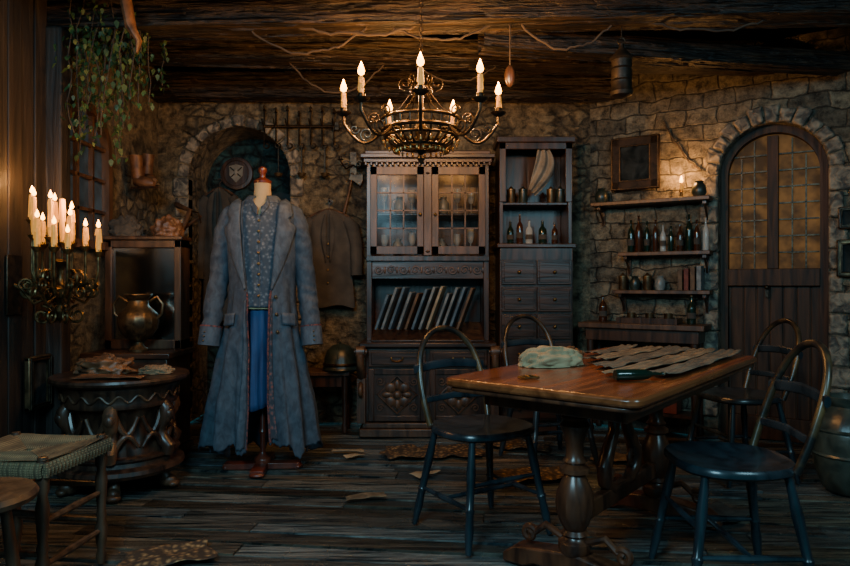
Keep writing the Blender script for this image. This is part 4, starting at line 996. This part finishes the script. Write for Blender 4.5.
# ------------------------------------------------------------ bench with helmet
r=root('small_bench','small dark wooden bench below the hanging coat','bench',(-.76,4.95,0))
mk('bench_top',M().bar(-.21,.21,-.13,.13,.42,.45),W_MID,r,bevel=.005)
mk('bench_apron',M().bar(-.18,.18,-.11,-.09,.34,.42).bar(-.18,.18,.09,.11,.34,.42),W_DARK,r)
for sx in(-1,1):
    for sy in(-1,1):
        o=mk('leg',M().lathe([(.018,0),(.024,.04),(.015,.08),(.02,.25),(.024,.34),(.024,.42)],12),W_DARK,r); o.location=(sx*.17,sy*.1,0)
r=root('round_helmet','dark green-black round steel helmet with rim on bench','helmet',(-.63,4.92,.451))
mk('helmet_shell',M().lathe([(.128,.0),(.135,.012),(.125,.03),(.12,.09),(.1,.15),(.06,.185),(.02,.2),(.001,.2)],32),GREENH,r)
mk('helmet_band',M().lathe([(.13,.04),(.132,.05),(.126,.06)],32),IRON,r)
mk('helmet_comb',M().tube([(0,-.115,.09),(0,-.08,.17),(0,0,.207),(0,.08,.17),(0,.115,.09)],.009,8),GREENH,r)

# ------------------------------------------------------------ ivy
def ivy():
    r=root('hanging_ivy','trailing green ivy hanging from the ceiling beam','plant',(-1.80,3.70,2.52))
    st=M(); lf=M()
    for k in range(40):
        x=U(-.22,.26); y=U(-.12,.2); L=U(.15,.66)*(1.1 if x<.1 else .75); p=Vector((x,y,.2)); pts=[p.copy()]
        dx=U(-.05,.05)
        for i in range(10):
            p=p+Vector((dx*.1+U(-.018,.018),U(-.018,.018),-L/8)); p.x=max(p.x,-.24); pts.append(p.copy())
        st.tube(pts,.0035,5)
        for q in pts[1:]:
            for _ in range(4):
                s=U(.010,.022); a=U(0,2*pi); tl=U(-1,1); o=q+Vector((U(-.03,.03),U(-.03,.03),U(-.03,.03)))
                mx=Matrix.Translation(o)@Matrix.Rotation(a,4,'Z')@Matrix.Rotation(tl,4,'X')
                lf.add([(0,0,s),(s*.7,0,s*.35),(s*.45,.003,-s*.5),(0,.005,-s*1.3),(-s*.45,.003,-s*.5),(-s*.7,0,s*.35)],[(0,1,2,3,4,5)],mx)
    mk('vine_stems',st,VINE,r); mk('ivy_leaves',lf,LEAF,r,kind='stuff')
ivy()
o=mk('dried_hide',M().tube([(-.02,0,.43),(0,0,.25),(.02,0,.12),(.05,-.02,.0),(.08,0,-.06),(.07,0,-.12)],[.02,.03,.05,.045,.03,.01],12,flat=.5),BRC); top(o,'twisted brown dried hide hanging from the ceiling','hide',(-1.50,3.28,2.36))

# ------------------------------------------------------------ canister, pulley, ropes
r=root('hanging_canister','dark ribbed iron canister hanging on a short chain','canister',(1.07,3.60,2.12))
mk('canister_body',M().lathe([(.03,-.01),(.055,0),(.062,.02),(.055,.03),(.055,.075),(.061,.08),(.055,.085),(.055,.14),(.061,.145),(.055,.15),(.055,.19),(.066,.2),(.035,.235),(.014,.26),(.014,.28)],20),mat('blackened_canister_iron',(.008,.007,.006),(.04,.028,.018),(18,18,18),.45,.5,.4,.005),r)
m=M().tube([(.02*cos(pi*i/6),0,.295+.02*sin(pi*i/6)) for i in range(12)],.003,5,True).tube([(0,0,.31),(0,0,.42)],.004,6); mk('canister_chain',m,IRON,r)
r=root('pulley_block','small dark wooden pulley block hanging below the beam','pulley',(.46,3.58,2.22))
mk('pulley_shell',M().ball((0,0,.0),(.03,.022,.06),14,9),W_DARK,r); mk('pulley_rope',M().tube([(0,0,.05),(0,0,.33)],.004,6),VINE,r)
def rope(a,b,sag,label,rad=.006):
    a=Vector(a);b=Vector(b); pts=[a.lerp(b,i/24)+Vector((0,0,-sag*4*(i/24)*(1-i/24)+.02*noise.noise(Vector((i*.6,sag*9,0))))) for i in range(25)]
    o=mk('rope',M().tube(pts,rad,6),VINE); return top(o,label,'rope',group='ropes strung between the beams')
rope((.50,3.59,2.53),(1.03,3.57,2.53),.16,'thin rope sagging under the beam beside the canister')
rope((-.22,3.63,2.53),(.40,3.60,2.53),.10,'thin rope sagging from the ceiling beam')
rope((-1.0,3.66,2.53),(-.3,3.63,2.53),.16,'looped cord hanging in a curve below the beam')
rope((-.9,4.3,2.56),(-.25,4.33,2.56),.22,'thin dark rope looped between ceiling beams')
rope((-.1,4.34,2.56),(.5,4.37,2.56),.13,'short loop of dark rope under the beam')
rope((1.15,3.56,2.53),(1.9,3.52,2.53),.08,'slack cord hanging below the beam near canister')
rope((-.75,3.64,2.53),(.05,3.61,2.53),.07,'frayed twig-like cord hanging along the beam',.008)
x,y=rwp(.56,.02)
rope((x,y,2.3),(x+.22,y-.139,1.9),.05,'thin cord hanging beside the framed picture')

# ------------------------------------------------------------ pot + floor bits
r=root('floor_urn','large ribbed dark green ceramic urn on the floor','urn',(2.25,3.5,0))
mk('urn_body',M().lathe([(.11,0),(.13,.02),(.165,.12),(.185,.24),(.175,.34),(.13,.42),(.10,.45),(.12,.48),(.125,.5),(.11,.5),(.09,.46)],40,fn=lambda a,z:1+.015*cos(18*a)),POT,r)
mk('urn_bands',M().lathe([(.178,.19),(.188,.2),(.182,.21)],40).lathe([(.178,.32),(.185,.33),(.175,.34)],40),POT,r)
for (x,y,a,w,h,mt,L) in ((.05,4.25,.1,.62,.3,RAGM,'frayed patterned rag lying on the plank floor'),(.62,4.45,-.3,.45,.25,RAGM,'small patterned mat crumpled on the floor'),(-.5,4.28,.1,.2,.07,PAPER,'torn yellowed paper scrap on the floor'),(-.43,4.13,.6,.14,.06,PAPER,'little crumpled paper scrap on the floor'),(-1.02,2.62,.4,.34,.2,RAGM,'crumpled brown patterned rag on the floorboards'),(-1.4,4.4,.1,.3,.14,RAGM,'dusty brown rag near the alcove on the floor'),(.62,3.75,.3,.5,.25,RAGM,'worn patterned rag on floor behind the table'),(1.35,3.1,.5,.35,.2,GREYC,'grey rag lying on floor beneath chairs'),(-.30,3.35,.2,.2,.08,TANC,'scrap of tan canvas on the floorboards'),(1.25,4.1,-.2,.4,.2,TANC,'strip of tan canvas on floor by console'),(.0,3.75,.9,.16,.1,PAPER,'scrap of yellowed paper beside the chair legs')):
    sheet('floor_rag',L,'rag',(x,y,.002),a,w,h,mt,.014,12,36,18,0,.4)

# ------------------------------------------------------------ lights, world, camera
w=bpy.data.worlds.new('world'); bpy.context.scene.world=w; w.use_nodes=True
w.node_tree.nodes['Background'].inputs[0].default_value=(.03,.20,.26,1); w.node_tree.nodes['Background'].inputs[1].default_value=.6
def area(name,loc,target,size,e,c):
    l=bpy.data.lights.new(name,'AREA'); l.energy=e; l.color=c; l.size=size; o=bpy.data.objects.new(name,l); COL.objects.link(o); o.location=loc
    o.rotation_euler=(Vector(target)-Vector(loc)).to_track_quat('-Z','Y').to_euler()
area('fill_light_left',(-.8,.2,2.3),(-.2,4,.2),.8,72,(.40,.80,1))  # added cool fill lamp above the camera, no window there
area('fill_light_right',(1.8,.6,2.2),(1,4,.4),.7,26,(.42,.82,1))  # second added fill lamp, from the right, not a real window
cd=bpy.data.cameras.new('camera'); cd.lens=28; cd.sensor_width=36; cam=bpy.data.objects.new('camera',cd); COL.objects.link(cam)
cam.location=(0,0,1.1); cam.rotation_euler=(pi/2,0,0); bpy.context.scene.camera=cam
